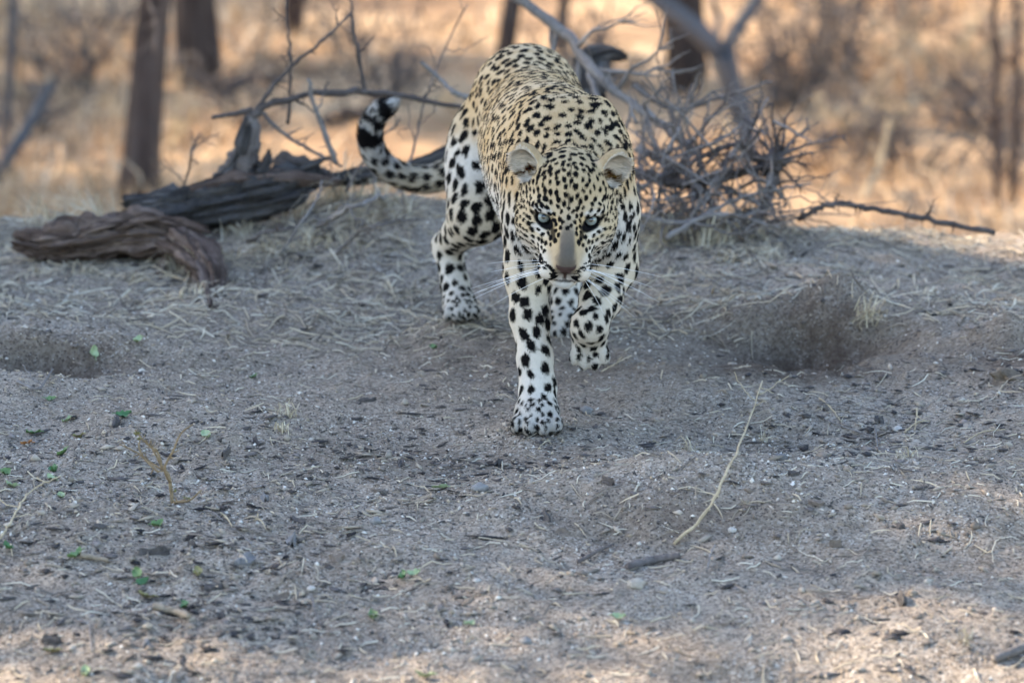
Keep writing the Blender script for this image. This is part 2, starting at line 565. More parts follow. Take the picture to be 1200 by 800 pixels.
# --- spots: thrown as darts over the skin with the spacing of each region
ROS = []
spots = []                                          # centre, normal, long axis, a, b
order = rng.permutation(nV)
blocked = np.zeros(nV, bool)
kdv = kdtree.KDTree(nV)
for i in range(nV): kdv.insert(BV[i], i)
kdv.balance()
HL = to_head(BV)
flowV, _, _, _ = coat_attr(BV)
tailT = np.zeros(nV)
for i in order:
    if blocked[i]: continue
    tw_tail, tw_head, tw_ear, tw_nose = vtw['tail'][i], vtw['head'][i], vtw['ear'][i], vtw['nose'][i]
    if tw_ear > .35 or tw_nose > .2: continue
    h = HL[i]
    s = vsp[i]
    onhead = tw_head > .5
    if onhead:
        ax_, az, ay = abs(h[0]), h[2], h[1]
        if ax_ < .0145 and ay > .043: continue                       # bare bridge of the nose
        if ay > .058 and ax_ < .045: continue                          # muzzle gets whisker rows instead
        if az < -.076: continue                                         # white chin
        for e in (-1, 1):
            q = ((h[0] - e * .0405) / .019) ** 2 + ((az + .001) / .0135) ** 2
            if q < 1 and ay > -.03: break
        else:
            q = 9
        if q < 1: continue
        s = .0086 if az > -.01 else .0096
        if az > .03: s = .0104
        s *= 1 + .5 * float(ay < -.07)
    if s > .5: continue
    s *= (.92 + .28 * rng.random()) * (1 if onhead else .91)
    p = BV[i]
    blocked[[h_[1] for h_ in kdv.find_range(p, s)]] = True
    n = NRM[i]
    t = flowV[i] - n * n.dot(flowV[i])
    t = unit(t + n * 0 + rng.standard_normal(3) * .25)
    t = unit(t - n * n.dot(t))
    b = np.cross(n, t)
    bodyish = vtw['body'][i] + .8 * vtw['neck'][i] > .55 and p[2] > .24
    if onhead:
        a = s * (.50 + .14 * rng.random()); spots.append((p, n, t, a, a * (.58 + .2 * rng.random())))
    elif bodyish:
        # broken rosettes: short blots that turn about, a few drawn out into arcs
        if rng.random() < .40: ROS.append(p + b * s * .55 * rng.choice([-1, 1]))
        tt = unit(t * (.5 + rng.random()) + b * rng.normal() * .8)
        a = s * (.475 + .13 * rng.random())
        spots.append((p, n, tt, a, a * (.56 + .26 * rng.random())))
        if rng.random() < .22:
            d = unit(tt * .6 + np.cross(n, tt) * rng.choice([-1, 1]))
            spots.append((p + d * a * .9, n, unit(d + tt * .3), a * .62, a * .36))
    else:
        a = s * (.465 + .11 * rng.random())
        if vtw['paw'][i] > .5: a *= .95
        spots.append((p, n, t, a, a * (.66 + .22 * rng.random())))
for s in (-1, 1):                                                      # rows of dark dots on the whisker pads
    for row, (z0, x0, x1, nn) in enumerate(((-.053, .021, .042, 5), (-.059, .019, .044, 6), (-.065, .018, .043, 6), (-.071, .02, .038, 4))):
        for t_ in np.linspace(0, 1, nn):
            hx = s * (x0 + (x1 - x0) * t_); hz = z0 + .006 * t_
            c = hw((hx, .086 - .033 * t_, hz))
            j = np.argmin(((BV - c) ** 2).sum(1))
            spots.append((BV[j], NRM[j], unit(HM @ np.array([s * .9, -.5, .25])), .0052, .0019))
print('spots', len(spots), round(time.time() - T0, 1))
SP_C = np.array([s[0] for s in spots]); SP_N = np.array([s[1] for s in spots]); SP_T = np.array([s[2] for s in spots])
SP_A = np.array([s[3] for s in spots]); SP_B = np.array([s[4] for s in spots])

def eye_pt(s): return hw((s * .0405, 0, 0))
def coat_colour(P, N, tw, wob=None):
    """Coat colours at points P: cream-buff back, white belly and legs, black spots."""
    n = len(P)
    dark = np.zeros(n)
    kd = kdtree.KDTree(n)
    for i in range(n): kd.insert(P[i], i)
    kd.balance()
    wob1 = vnoise3(P, 260., 1) - .5
    wob2 = vnoise3(P, 110., 2) - .5
    for c, nn, t, a, b in zip(SP_C, SP_N, SP_T, SP_A, SP_B):
        hit = kd.find_range(c, a * 1.6)
        if not hit: continue
        ii = np.fromiter((h[1] for h in hit), int, len(hit))
        q = P[ii] - c
        x = q @ t / a; z = q @ nn / (a * 1.4); y = q @ np.cross(nn, t) / b
        d = np.sqrt(x * x + y * y + z * z) - .04 + .25 * wob1[ii] + .5 * wob2[ii]
        dark[ii] = np.maximum(dark[ii], 1 - sstep(.86, 1.06, d))
    h = to_head(P)
    ax_ = np.abs(h[:, 0])
    buff = np.array([.43, .285, .135]); cream = np.array([.535, .440, .310]); white = np.array([.535, .500, .450])
    up = N[:, 2]
    lowness = sstep(.30, .46, P[:, 2])
    w_b = np.clip(sstep(-.75, .35, up) * .75 + lowness * .45, 0, 1) * lowness
    var = vnoise3(P, 14., 3)
    col = white + (cream - white) * np.clip(w_b * 1.3, 0, 1)[:, None]
    tawny = np.zeros(n)
    for c in ROS:
        hit = kd.find_range(c, .020)
        if hit:
            ii = np.fromiter((q_[1] for q_ in hit), int, len(hit)); dd = np.fromiter((q_[2] for q_ in hit), float, len(hit))
            tawny[ii] = np.maximum(tawny[ii], np.exp(-(dd / .010) ** 2))
    col = col + (buff - col) * (np.clip(w_b * 1.25 - .35, 0, 1) * (.55 + .6 * var))[:, None]
    col = col + (np.array([.36, .225, .105]) - col) * (tawny * .62 * np.clip(w_b * 1.4, 0, 1))[:, None]
    legw = tw['leg'] + tw['paw']
    lc = white * .95 + (cream - white) * (.30 + .70 * sstep(.06, .28, P[:, 2]))[:, None]
    dust = (1 - sstep(.0, .055, P[:, 2])) * (.4 + .6 * vnoise3(P, 45., 8))
    lc = lc + (np.array([.27, .235, .195]) - lc) * np.clip(dust * 1.0 + .30 * tw['paw'], 0, 1)[:, None]
    col = col + (lc - col) * np.clip(legw * .85, 0, 1)[:, None]
    # head
    hm = sstep(.35, .65, tw['head'] + tw['nose'])
    hc = np.tile(np.array([.48, .37, .23]), (n, 1))
    hc += (np.array([.40, .29, .155]) - hc) * sstep(.015, .06, h[:, 2])[:, None] * .7
    side_ = (1 - sstep(.026, .040, ax_)) * sstep(.0, .025, h[:, 1]) * sstep(-.062, -.048, h[:, 2])
    hc += (np.array([.36, .275, .175]) - hc) * side_[:, None] * .8
    bw = .006 + .14 * np.clip(h[:, 1] - .02, 0, .07)
    bridge = (1 - sstep(-.006, .009, ax_ - bw + .006 * wob2)) * sstep(.015, .055, h[:, 1])
    hc += (np.array([.150, .117, .083]) - hc) * bridge[:, None]
    low_b = bridge * sstep(.045, .085, h[:, 1]) * (1 - sstep(.006, .021, ax_))
    hc += (np.array([.100, .083, .064]) - hc) * low_b[:, None]
    gold = (1 - sstep(.006, .010, np.abs(ax_ - .0205))) * sstep(-.035, -.005, h[:, 2]) * (1 - sstep(.005, .018, h[:, 2])) * (h[:, 1] > -.02)
    hc += (np.array([.50, .33, .14]) - hc) * gold[:, None] * .5
    pale = (1 - sstep(-.076, -.052, h[:, 2]))                                                # lips and chin
    hc += (white - hc) * pale[:, None] * .85
    for s in (-1, 1):
        ex = h[:, 0] - s * .0405
        under = (1 - sstep(.7, 1.2, np.sqrt((ex / .022) ** 2 + ((h[:, 2] + .013) / .008) ** 2)))
        over = (1 - sstep(.7, 1.2, np.sqrt(((ex - s * .004) / .018) ** 2 + ((h[:, 2] - .016) / .007) ** 2)))
        hc += (white - hc) * (np.maximum(under * sstep(-.012, .004, s * ex) * .8, over) * (h[:, 1] > -.05))[:, None] * .8
        cheek = (1 - sstep(.6, 1.3, np.sqrt(((h[:, 0] - s * .055) / .03) ** 2 + ((h[:, 2] + .05) / .025) ** 2)))
        hc += (white - hc) * cheek[:, None] * .55
    col = col + (hc - col) * hm[:, None]
    # dark line round the eyes and the tear mark
    for s in (-1, 1):
        c_, s_ = math.cos(R(15)), math.sin(R(15))
        ex = s * (h[:, 0] - s * .0405); ez = h[:, 2]
        u = ex * c_ + ez * s_; v = -ex * s_ + ez * c_
        ring = np.sqrt((u / .0155) ** 2 + (v / .0098) ** 2)
        dark = np.maximum(dark, (1 - sstep(1.0, 1.26, ring)) * (h[:, 1] > -.04))
        tear = np.sqrt(((ex + .0165) / .0042) ** 2 + ((ez + .0105) / .0075) ** 2)
        dark = np.maximum(dark, .9 * (1 - sstep(.7, 1.25, tear)) * (h[:, 1] > -.04))
        tail_ = np.sqrt(((ex - .0190) / .0060) ** 2 + ((ez - .0075) / .0030) ** 2)
        dark = np.maximum(dark, .9 * (1 - sstep(.7, 1.25, tail_)) * (h[:, 1] > -.05))
    mid = (1 - sstep(.0012, .003, ax_ + .002 * wob1)) * sstep(.012, .02, h[:, 2]) * (h[:, 1] > -.10) * hm
    dark = np.maximum(dark, .75 * mid * (vnoise3(P, 180., 4) > .35))
    mouth = (1 - sstep(.0012, .0032, np.abs(h[:, 2] + .0785 + .08 * ax_))) * (1 - sstep(.026, .034, ax_)) * (h[:, 1] > .05)
    dark = np.maximum(dark, .85 * mouth)
    col = col + (np.array([.006, .0055, .0055]) - col) * dark[:, None]
    # nose pad: a dark blunt triangle that runs down into the split of the lip
    nz = h[:, 2] + .0475
    nose = (1 - sstep(.0005, .002, ax_ - np.clip(.0150 + nz * .85, .0022, .0165))) * sstep(-.0105, -.0085, -nz - .0) * 1.0
    nose = (1 - sstep(.0005, .002, ax_ - np.clip(.0135 + nz * .95, .0022, .0160))) * (1 - sstep(.0055, .0080, nz)) * (1 - sstep(.0275, .030, -nz)) * (h[:, 1] > .07)
    col = col + (np.array([.060, .038, .033]) - col) * nose[:, None]
    # ears
    for s in (-1, 1):
        cw, M = EAR[s]
        q = (P - cw) @ M
        m = tw['ear'] > .3
        inside = (q[:, 1] > -.0085) & (np.sqrt(((q[:, 0] - s * .004) / .0205) ** 2 + ((q[:, 2] + .002) / .0315) ** 2) < 1) & (np.sign(h[:, 0]) == s) & m
        incut = (((q - np.array([0, .0165, .003])) / np.array([.0215, .021, .0305])) ** 2).sum(1) < 1.25
        inside |= incut & (q[:, 1] < .012)
        dark[inside] = 0
        rim = m & (np.sign(h[:, 0]) == s) & ~inside
        back = rim & (q[:, 1] < -.006)
        col[rim] = np.array([.46, .34, .20])
        col[back] = np.array([.12, .09, .065])
        ins = (np.array([.58, .50, .40]) * (.62 + .6 * vnoise3(P[inside] * np.array([.5, 1, 2.4]), 230., 4))[:, None]) + (np.array([.035, .028, .026]) - np.array([.50, .46, .40])) * (
            (1 - sstep(.45, 1.25, np.sqrt(((q[inside, 0] - s * .002) / .020) ** 2 + ((q[inside, 2] + .0135) / .0085) ** 2) + .9 * (vnoise3(P[inside] * np.array([1, 1, 2.2]), 190., 9) - .5))))[:, None]
        col[inside] = ins  # the dark lower patch paints the shaded hollow of the ear into the colour
    # tail bands
    tm = tw['tail'] > .5
    if tm.any():
        d2 = ((P[tm][:, None, :] - TP[None]) ** 2).sum(-1)
        j = d2.argmin(1)
        seg = np.clip(j + .0, 0, 21)
        # continuous parameter along the tail
        jn = np.clip(j, 0, 20)
        tv = TP[jn + 1] - TP[jn]
        t = jn + np.clip(((P[tm] - TP[jn]) * tv).sum(1) / (tv * tv).sum(1), -.5, 1.5)
        t = t + 1.3 * (vnoise3(P[tm], 60., 5) - .5) + .7 * (vnoise3(P[tm], 160., 7) - .5)
        band = np.zeros(tm.sum())
        for a_, b_ in ((13.9, 15.7), (16.5, 18.0), (18.6, 20.95)):
            band = np.maximum(band, sstep(a_ - .25, a_ + .1, t) * (1 - sstep(b_ - .1, b_ + .25, t)))
        base = np.tile(white * .88, (tm.sum(), 1))
        k_ = (1 - sstep(8, 12, t))
        base += (cream - base) * (k_ * .8)[:, None]
        dk = np.where(t > 13, band, dark[tm])
        col[tm] = base + (np.array([.009, .008, .008]) - base) * dk[:, None]
    col *= (.93 + .14 * vnoise3(P, 420., 6))[:, None]
    return np.clip(col, .004, .8), dark, nose

vc, _, vnose = coat_colour(BV, NRM, vtw)
vcol(body_me, vc)
print('skin colour', round(time.time() - T0, 1))

coat = NT('leopard_coat', .9, .02)
coat.color(coat.attr())
coat.b.inputs['Sheen Weight'].default_value = .0
coat.b.inputs['Sheen Roughness'].default_value = .5
leopard = bpy.data.objects.new('leopard', None)
C.objects.link(leopard)
leopard.location = (.07, .4, 0)
tag(leopard, 'spotted leopard walking head-down towards the viewer with one forepaw raised', 'leopard')
bpy.context.view_layer.update()
body = link('body', body_me, coat.m, leopard)

# --- fur: short tapering hairs rooted all over the skin, lying along the flow of the coat
NF = 340000
body_me.calc_loop_triangles()
nt = len(body_me.loop_triangles)
tri = np.empty(nt * 3, np.int32); body_me.loop_triangles.foreach_get('vertices', tri); tri = tri.reshape(-1, 3)
p0, p1, p2 = BV[tri[:, 0]], BV[tri[:, 1]], BV[tri[:, 2]]
area = .5 * np.linalg.norm(np.cross(p1 - p0, p2 - p0), axis=1)
tc = (p0 + p1 + p2) / 3
hc_ = to_head(tc)
wgt = area * (1 + 3.4 * ((hc_[:, 1] > -.12) & (np.abs(hc_[:, 0]) < .11) & (hc_[:, 2] > -.13) & (hc_[:, 2] < .12)))
wgt *= np.where(NRM[tri[:, 0]][:, 1] > .75, .45, 1.0)
pick = rng.choice(nt, NF, p=wgt / wgt.sum())
u = rng.random(NF); v = rng.random(NF); fl_ = u + v > 1
u[fl_], v[fl_] = 1 - u[fl_], 1 - v[fl_]
RP = p0[pick] * (1 - u - v)[:, None] + p1[pick] * u[:, None] + p2[pick] * v[:, None]
RN = NRM[tri[pick, 0]] * (1 - u - v)[:, None] + NRM[tri[pick, 1]] * u[:, None] + NRM[tri[pick, 2]] * v[:, None]
RN /= np.linalg.norm(RN, axis=1)[:, None] + 1e-9
rflow, _, rlen, rtw = coat_attr(RP)
rcol, rdark, rnose = coat_colour(RP, RN, rtw)
hh = to_head(RP)
keep = rnose < .4
for s in (-1, 1):                                                      # no hair in the eye openings or over the eyes
    c_, s_ = math.cos(R(15)), math.sin(R(15))
    ex = s * (hh[:, 0] - s * .0405); ez = hh[:, 2]
    uu = ex * c_ + ez * s_; vv = -ex * s_ + ez * c_
    keep &= ~((np.sqrt((uu / .0150) ** 2 + (vv / .0098) ** 2) < 1) & (hh[:, 1] > -.04))
RP, RN, rflow, rlen, rcol, hh = RP[keep], RN[keep], rflow[keep], rlen[keep], rcol[keep], hh[keep]
rtw = {k: a[keep] for k, a in rtw.items()}
N = len(RP)
rlen = rlen * (.65 + .7 * rng.random(N))
# long pale hair inside the ears
for s in (-1, 1):
    cw, M = EAR[s]
    q = (RP - cw) @ M
    ins = (rtw["ear"] > .3) & (q[:, 1] > -.0085) & (np.sqrt(((q[:, 0] - s * .004) / .0215) ** 2 + ((q[:, 2] + .002) / .033) ** 2) < 1) & (np.sign(hh[:, 0]) == s)
    rlen[ins] *= 2.1
    inner = np.where(q[ins, 0] * s > 0, 1, 1)
    rflow[ins] = (M @ np.array([s * .9, .22, .35]))[None] * inner[:, None]
belly = (RN[:, 2] < -.2) & (rtw['body'] > .5)
rlen[belly] *= 1.7
jit = rng.standard_normal((N, 3)) * .13
fd = rflow + jit
fd -= RN * (fd * RN).sum(1)[:, None]
fd /= np.linalg.norm(fd, axis=1)[:, None] + 1e-9
th = np.clip((.36 + .12 * rng.standard_normal(N)), .10, 1.0)[:, None]
th = th + .28 * (rtw['tail'] > .5)[:, None]
d1 = fd * np.cos(th) + RN * np.sin(th)
th2 = th * .35
d2 = fd * np.cos(th2) + RN * np.sin(th2)
side = np.cross(d1, RN); side /= np.linalg.norm(side, axis=1)[:, None] + 1e-9
fine = np.where(rtw['head'] > .4, .00032, .00050)[:, None] * (.75 + .5 * rng.random((N, 1)))
b0 = RP - RN * .0008
m0 = b0 + d1 * (rlen * .5)[:, None]
t0 = m0 + d2 * (rlen * .5)[:, None]
FV = np.stack([b0 - side * fine, b0 + side * fine, m0 + side * fine * .75, m0 - side * fine * .75, t0], 1).reshape(-1, 3)
k5 = np.arange(N)[:, None] * 5
fur_me = mesh_from('leopard_fur', FV, [k5 + np.array([[0, 1, 2, 3]]), k5 + np.array([[3, 2, 4]])], True)
shade = (.86 + .28 * rng.random(N))[:, None]
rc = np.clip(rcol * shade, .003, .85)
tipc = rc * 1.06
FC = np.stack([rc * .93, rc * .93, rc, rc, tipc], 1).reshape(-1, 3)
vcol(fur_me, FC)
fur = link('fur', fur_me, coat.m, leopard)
tag(fur, kind='stuff')
print('fur', N, round(time.time() - T0, 1))

# --- eyes
eye_m = NT('leopard_eye', .06, .5)
co = eye_m.coord('Object')
sep = eye_m.n('ShaderNodeSeparateXYZ'); eye_m.l(co, sep.inputs[0])
rad = eye_m.math('SQRT', eye_m.math('ADD', eye_m.math('MULTIPLY', sep.outputs[0], sep.outputs[0]), eye_m.math('MULTIPLY', sep.outputs[2], sep.outputs[2])))
rn = eye_m.math('ADD', eye_m.math('MULTIPLY', rad, 1 / .0135), eye_m.math('MULTIPLY', eye_m.math('SUBTRACT', eye_m.noise(co, 900, 2), .5), .12))
eye_m.color(eye_m.ramp(rn, [(0, (.006, .006, .006)), (.26, (.006, .006, .006)), (.30, (.11, .115, .085)), (.48, (.215, .23, .20)), (.68, (.18, .195, .175)), (.76, (.02, .018, .015)), (1, (.02, .018, .016))]))
eye_m.b.inputs['Coat Weight'].default_value = .5
eye_m.b.inputs['Coat Roughness'].default_value = .02
for s in (-1, 1):
    bm = bmesh.new()
    bmesh.ops.create_uvsphere(bm, u_segments=32, v_segments=20, radius=.0135)
    for vv in bm.verts: vv.co.y *= .93
    bm.normal_update()
    me = bpy.data.meshes.new('eye'); bm.to_mesh(me); bm.free()
    me.polygons.foreach_set('use_smooth', np.ones(len(me.polygons), bool))
    e = link('eye', me, eye_m.m)
    pos = hw((s * .0402, -.0058, -.0025))
    look = Vector(CAM - pos).normalized()
    e.parent = leopard
    bpy.context.view_layer.update()
    e.matrix_world = Matrix.Translation(Vector(pos)) @ (look.to_track_quat('-Y', 'Z')).to_matrix().to_4x4()
# --- whiskers
wh_m = NT('whisker', .35, .4); wh_m.color((.78, .77, .74))
wr = random.Random(3)
for s in (-1, 1):
    for i in range(11):
        t = wr.random()
        st = np.array([s * (.024 + .016 * t), .080 - .022 * t, -.053 - .019 * (i % 4) / 3])
        L = .06 + .075 * wr.random()
        d = unit([s * (1.0 + .3 * wr.random()), -.25 + .5 * wr.random(), -.05 - (.25 + .9 * wr.random()) * (i % 4) / 3 * (1.3 if s > 0 else .7)])
        pts = [hw(st + d * L * q + np.array([0, -.010, -.018]) * q * q) for q in np.linspace(0, 1, 7)]
        V_, F_ = tube(pts, np.linspace(.00042, .00012, 7), 4)
        link('whisker', mesh_from('whisker', V_, F_), wh_m.m, leopard)
print('leopard done', round(time.time() - T0, 1))
# ------------------------------------------------------------------ terrain
def bump(x, y, cx, cy, rx, ry, a): return a * np.exp(-((x - cx) / rx) ** 2 - ((y - cy) / ry) ** 2)
def H(x, y):
    x = np.asarray(x, float); y = np.asarray(y, float)
    c = 1.76 - .05 * np.clip(x, -3, 3) + .30 * (vnoise2(x, y * 0, .9, 3) - .5)
    z = -1.35 * sstep(0, 4.2, y - c)
    z = z - .10 * sstep(.45, 1.9, -y) - .9 * sstep(2.0, 9.0, -y)
    far = sstep(4, 8, np.hypot(x, y))
    z = z + far * .35 * (fbm2(x, y, .13, 2, 9) - .5)
    near = 1 - sstep(3.5, 9, np.hypot(x, y))
    z = z + .12 * (fbm2(x, y, 1.25, 2, 1) - .5) * (.35 + .65 * sstep(.15, .7, np.hypot(x - .05, y - .35)))
    d = .042 * (fbm2(x, y, 5.2, 2, 2) - .5) + .016 * (fbm2(x, y, 17., 2, 4) - .5)
    lumps = vnoise2(x, y, 34., 7)
    d = d + .010 * sstep(.62, .95, lumps) * sstep(.45, .7, vnoise2(x, y, 3.1, 8)) + .0045 * (vnoise2(x, y, 62., 6) - .5)
    z = z + d * (.15 + .85 * near)
    # the scooped hollow beyond the bare mound, the smaller pit by the left edge, and two humps near the viewer
    back = 1 - sstep(.74, .84, y + .10 * (x - .60))
    z = z - .105 * np.exp(-((x - .585) / .155) ** 2 - ((y - .70) / .15) ** 2) * back * (.7 + .6 * fbm2(x, y, 14., 2, 41))
    z = z + .05 * back * np.exp(-((x - .585) / .19) ** 2 - ((y - .78) / .10) ** 2) * (fbm2(x, y, 30., 2, 44) - .5) + bump(x, y, .645, .90, .085, .055, .055) + bump(x, y, .47, .87, .10, .05, .018)
    z = z + bump(x, y, .93, .58, .07, .06, .055)
    z = z - .075 * np.exp(-((x + .86) / .14) ** 2 - ((y - .46) / .11) ** 2) * (.5 + fbm2(x, y, 12., 2, 42)) * (1 - sstep(.50, .56, y + .1 * x + .086)) + bump(x, y, -.78, .60, .14, .05, .020)
    z = z + bump(x, y, -.30, 1.80, .45, .30, .080) * (.6 + .8 * fbm2(x, y, 7., 2, 46))
    z = z + bump(x, y, .30, -.40, .30, .14, .040) - bump(x, y, .24, -.74, .22, .10, .022)
    z = z + bump(x, y, .74, -.40, .20, .18, .020) - bump(x, y, -.52, -.95, .30, .12, .018)
    return z
_flat = {}
z_off = float(H(np.array([.04]), np.array([.0]))[0])
_H0 = H
def H(x, y):
    # keep the four footfalls level with the paws
    z = _H0(x, y)
    for fx, fy, r in ((.041, -.01, .10), (-.10, .87, .10), (.10, .77, .10)):
        w = np.exp(-((np.asarray(x) - fx) ** 2 + (np.asarray(y) - fy) ** 2) / r ** 2)
        z = z * (1 - w) + .006 * w
        rr = np.hypot(np.asarray(x) - fx, np.asarray(y) - fy)
        z = z + .006 * np.exp(-((rr - .068) / .016) ** 2) * vnoise2(np.asarray(x), np.asarray(y), 40., 12)
    return z
def Hs(x, y): return float(H(np.array([x]), np.array([y]))[0])
def gp(px, py):
    """Point of the terrain on the sight line of photograph pixel (px, py)."""
    v = (400.0 - py) / FPX; h = (px - 600.0) / FPX
    d = np.array([h, math.cos(PITCH) + math.sin(PITCH) * v, -math.sin(PITCH) + math.cos(PITCH) * v])
    t = np.concatenate([np.arange(4.5, 10, .01), np.arange(10, 60, .05)])
    P = CAM + t[:, None] * d
    g = P[:, 2] - H(P[:, 0], P[:, 1])
    i = int(np.argmax(g < 0))
    if i == 0: i = len(t) - 1
    q = CAM + (t[i - 1] + (t[i] - t[i - 1]) * g[i - 1] / (g[i - 1] - g[i] + 1e-9)) * d
    return q
def axis(a, b, step, lo_, hi_, g=1.12, mx=30):
    mid = np.arange(a, b + 1e-6, step)
    out, s, v = [], step, b
    while v < hi_:
        s = min(s * g, mx); v += s; out.append(v)
    pre, s, v = [], step, a
    while v > lo_:
        s = min(s * g, mx); v -= s; pre.append(v)
    return np.concatenate([pre[::-1], mid, out])
gx = axis(-1.25, 1.25, .008, -500, 500, 1.13)
gy = axis(-1.75, 2.1, .009, -120, 800, 1.07)
GX, GY = np.meshgrid(gx, gy, indexing='xy')
GZ = H(GX, GY)
nx, ny = len(gx), len(gy)
ii = (np.arange(ny - 1)[:, None] * nx + np.arange(nx - 1)[None]).ravel()
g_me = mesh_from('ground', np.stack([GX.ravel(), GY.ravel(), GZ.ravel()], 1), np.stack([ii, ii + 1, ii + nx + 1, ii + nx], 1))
_gv = np.stack([GX.ravel(), GY.ravel()], 1)
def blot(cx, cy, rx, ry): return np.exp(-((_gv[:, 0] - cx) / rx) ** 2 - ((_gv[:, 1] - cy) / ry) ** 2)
_dark_soil = blot(.57, .72, .20, .17) + .8 * blot(.52, .48, .22, .12) + blot(-.88, .48, .20, .10) + .7 * blot(.93, .45, .12, .16) + .55 * blot(.05, .62, .30, .30) + .4 * blot(-.15, -.20, .22, .12) + .6 * blot(.28, -.62, .16, .08)  # darker brown soil in the hollows, in front of them and beneath the leopard
_dark_soil = np.clip(_dark_soil * (.55 + .9 * fbm2(_gv[:, 0], _gv[:, 1], 9., 3, 31)), 0, 1)
_a = g_me.attributes.new('dark_soil', 'FLOAT', 'POINT'); _a.data.foreach_set('value', _dark_soil.astype(np.float32))
gm = NT('sandy_soil', .97, .02)
co = gm.coord('Object')
big = gm.noise(co, 2.3, 5, .6)
med = gm.noise(co, 14, 5, .65, .4)
fin = gm.noise(co, 120, 4, .7)
grain = gm.n('ShaderNodeTexVoronoi', feature='F1'); grain.inputs['Scale'].default_value = 330; gm.l(co, grain.inputs['Vector'])
gcell = gm.n('ShaderNodeSeparateColor'); gm.l(grain.outputs['Color'], gcell.inputs[0])
sand = gm.ramp(big, [(.30, (.215, .170, .127)), (.52, (.330, .268, .204)), (.75, (.420, .348, .270))])
sand = gm.mix(gm.ramp(med, [(.36, (1, 1, 1)), (.56, (0, 0, 0))]), sand, (.170, .134, .104))
moist = gm.noise(co, 3.4, 6, .68, .8)
sand = gm.mix(gm.ramp(moist, [(.50, (0, 0, 0)), (.66, (.75, .75, .75))]), sand, (.105, .075, .054))
sand = gm.mix(.62, sand, gm.ramp(fin, [(.30, (.062, .048, .038)), (.50, (.295, .238, .180)), (.70, (.54, .46, .37))]), 'MIX')
sand = gm.mix(gm.ramp(gcell.outputs[0], [(.86, (0, 0, 0)), (.9, (1, 1, 1))]), sand, (.075, .064, .058))
gritty = gm.ramp(gm.noise(co, 5.5, 3, .6), [(.45, (0, 0, 0)), (.62, (1, 1, 1))])
sand = gm.mix(gm.math('MULTIPLY', gritty, gm.ramp(gcell.outputs[1], [(.90, (0, 0, 0)), (.93, (1, 1, 1))])), sand, (.50, .45, .38))
dark_soil = gm.n('ShaderNodeAttribute', attribute_name='dark_soil').outputs['Fac']
sand = gm.mix(gm.math('MULTIPLY', dark_soil, gm.ramp(gm.noise(co, 22, 5, .7), [(.34, (1, 1, 1)), (.66, (.55, .55, .55))])), sand, (.070, .047, .033))
straw = gm.ramp(gm.noise(co, 1.1, 6, .65, .3), [(.32, (.17, .105, .065)), (.46, (.37, .235, .135)), (.62, (.53, .355, .205)), (.8, (.60, .43, .265))])
sepg = gm.n('ShaderNodeSeparateXYZ'); gm.l(co, sepg.inputs[0])
rng_ = gm.n('ShaderNodeMapRange'); rng_.inputs['From Min'].default_value = 2.2; rng_.inputs['From Max'].default_value = 4.5
gm.l(gm.math('ADD', sepg.outputs[1], gm.math('MULTIPLY', big, 1.2)), rng_.inputs['Value'])
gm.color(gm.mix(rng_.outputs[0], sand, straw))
bn = gm.bump(gm.noise(co, 45, 6, .72), .9, .012)
bn = gm.bump(grain.outputs['Distance'], .5, .0022, bn)
gm.normal(gm.bump(fin, .45, .004, bn))
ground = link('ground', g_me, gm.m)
tag(ground, kind='structure')
print('ground', len(g_me.vertices), round(time.time() - T0, 1))

# ------------------------------------------------------------------ wood
def log_mat(name, a, b, c, scale=1.0):
    """Weathered wood with the grain drawn out along the log (attribute 'grain')."""
    m = NT(name, .95, .04)
    g = m.n('ShaderNodeAttribute', attribute_name='grain').outputs['Vector']
    n1 = m.noise(m.mapping(g, (75 * scale, 75 * scale, 3.5 * scale)), 1.0, 5, .7, .12)
    n2 = m.noise(m.mapping(g, (230 * scale, 230 * scale, 8 * scale)), 1.0, 4, .6)
    n3 = m.noise(m.coord('Object'), 18 * scale, 4, .6)
    k = m.ramp(n1, [(.34, a), (.50, b), (.66, c)])
    k = m.mix(.45, k, m.ramp(n2, [(.32, a), (.68, c)]))
    k = m.mix(m.ramp(n3, [(.45, (0, 0, 0)), (.7, (.6, .6, .6))]), k, b)
    m.color(k)
    m.normal(m.bump(n2, .9, .004, m.bump(n1, 1.0, .016)))
    return m.m
def wood_mat(name, a, b, c, scale=40, rough=.9):
    m = NT(name, rough, .08)
    co = m.coord('Generated') if False else m.coord('Object')
    n1 = m.noise(co, scale * .35, 6, .65, .6)
    n2 = m.noise(co, scale * 3, 4, .6)
    k = m.ramp(n1, [(.30, a), (.5, b), (.70, c)])
    k = m.mix(.35, k, m.ramp(n2, [(.3, a), (.7, c)]))
    m.color(k)
    m.normal(m.bump(n2, .6, .004, m.bump(n1, .7, .012)))
    return m.m
M_logred = log_mat('weathered_brown_wood', (.014, .010, .008), (.075, .048, .037), (.27, .20, .16))
M_logdark = log_mat('charred_grey_wood', (.009, .008, .008), (.045, .040, .038), (.16, .145, .135))
M_bleach = wood_mat('bleached_grey_wood', (.075, .064, .057), (.165, .142, .126), (.29, .258, .232))
M_twig = wood_mat('grey_brown_twig_wood', (.055, .043, .037), (.118, .096, .084), (.22, .187, .165))
M_dark = wood_mat('dark_thorn_wood', (.035, .028, .025), (.075, .06, .054), (.14, .115, .10))
M_straw = wood_mat('straw_coloured_wood', (.26, .19, .11), (.40, .31, .19), (.55, .45, .31))
M_bark = log_mat('grey_brown_bark', (.030, .021, .017), (.070, .049, .040), (.135, .105, .088), .45)
M_bark2 = log_mat('blue_grey_bark', (.045, .044, .045), (.092, .090, .092), (.17, .166, .168), .5)

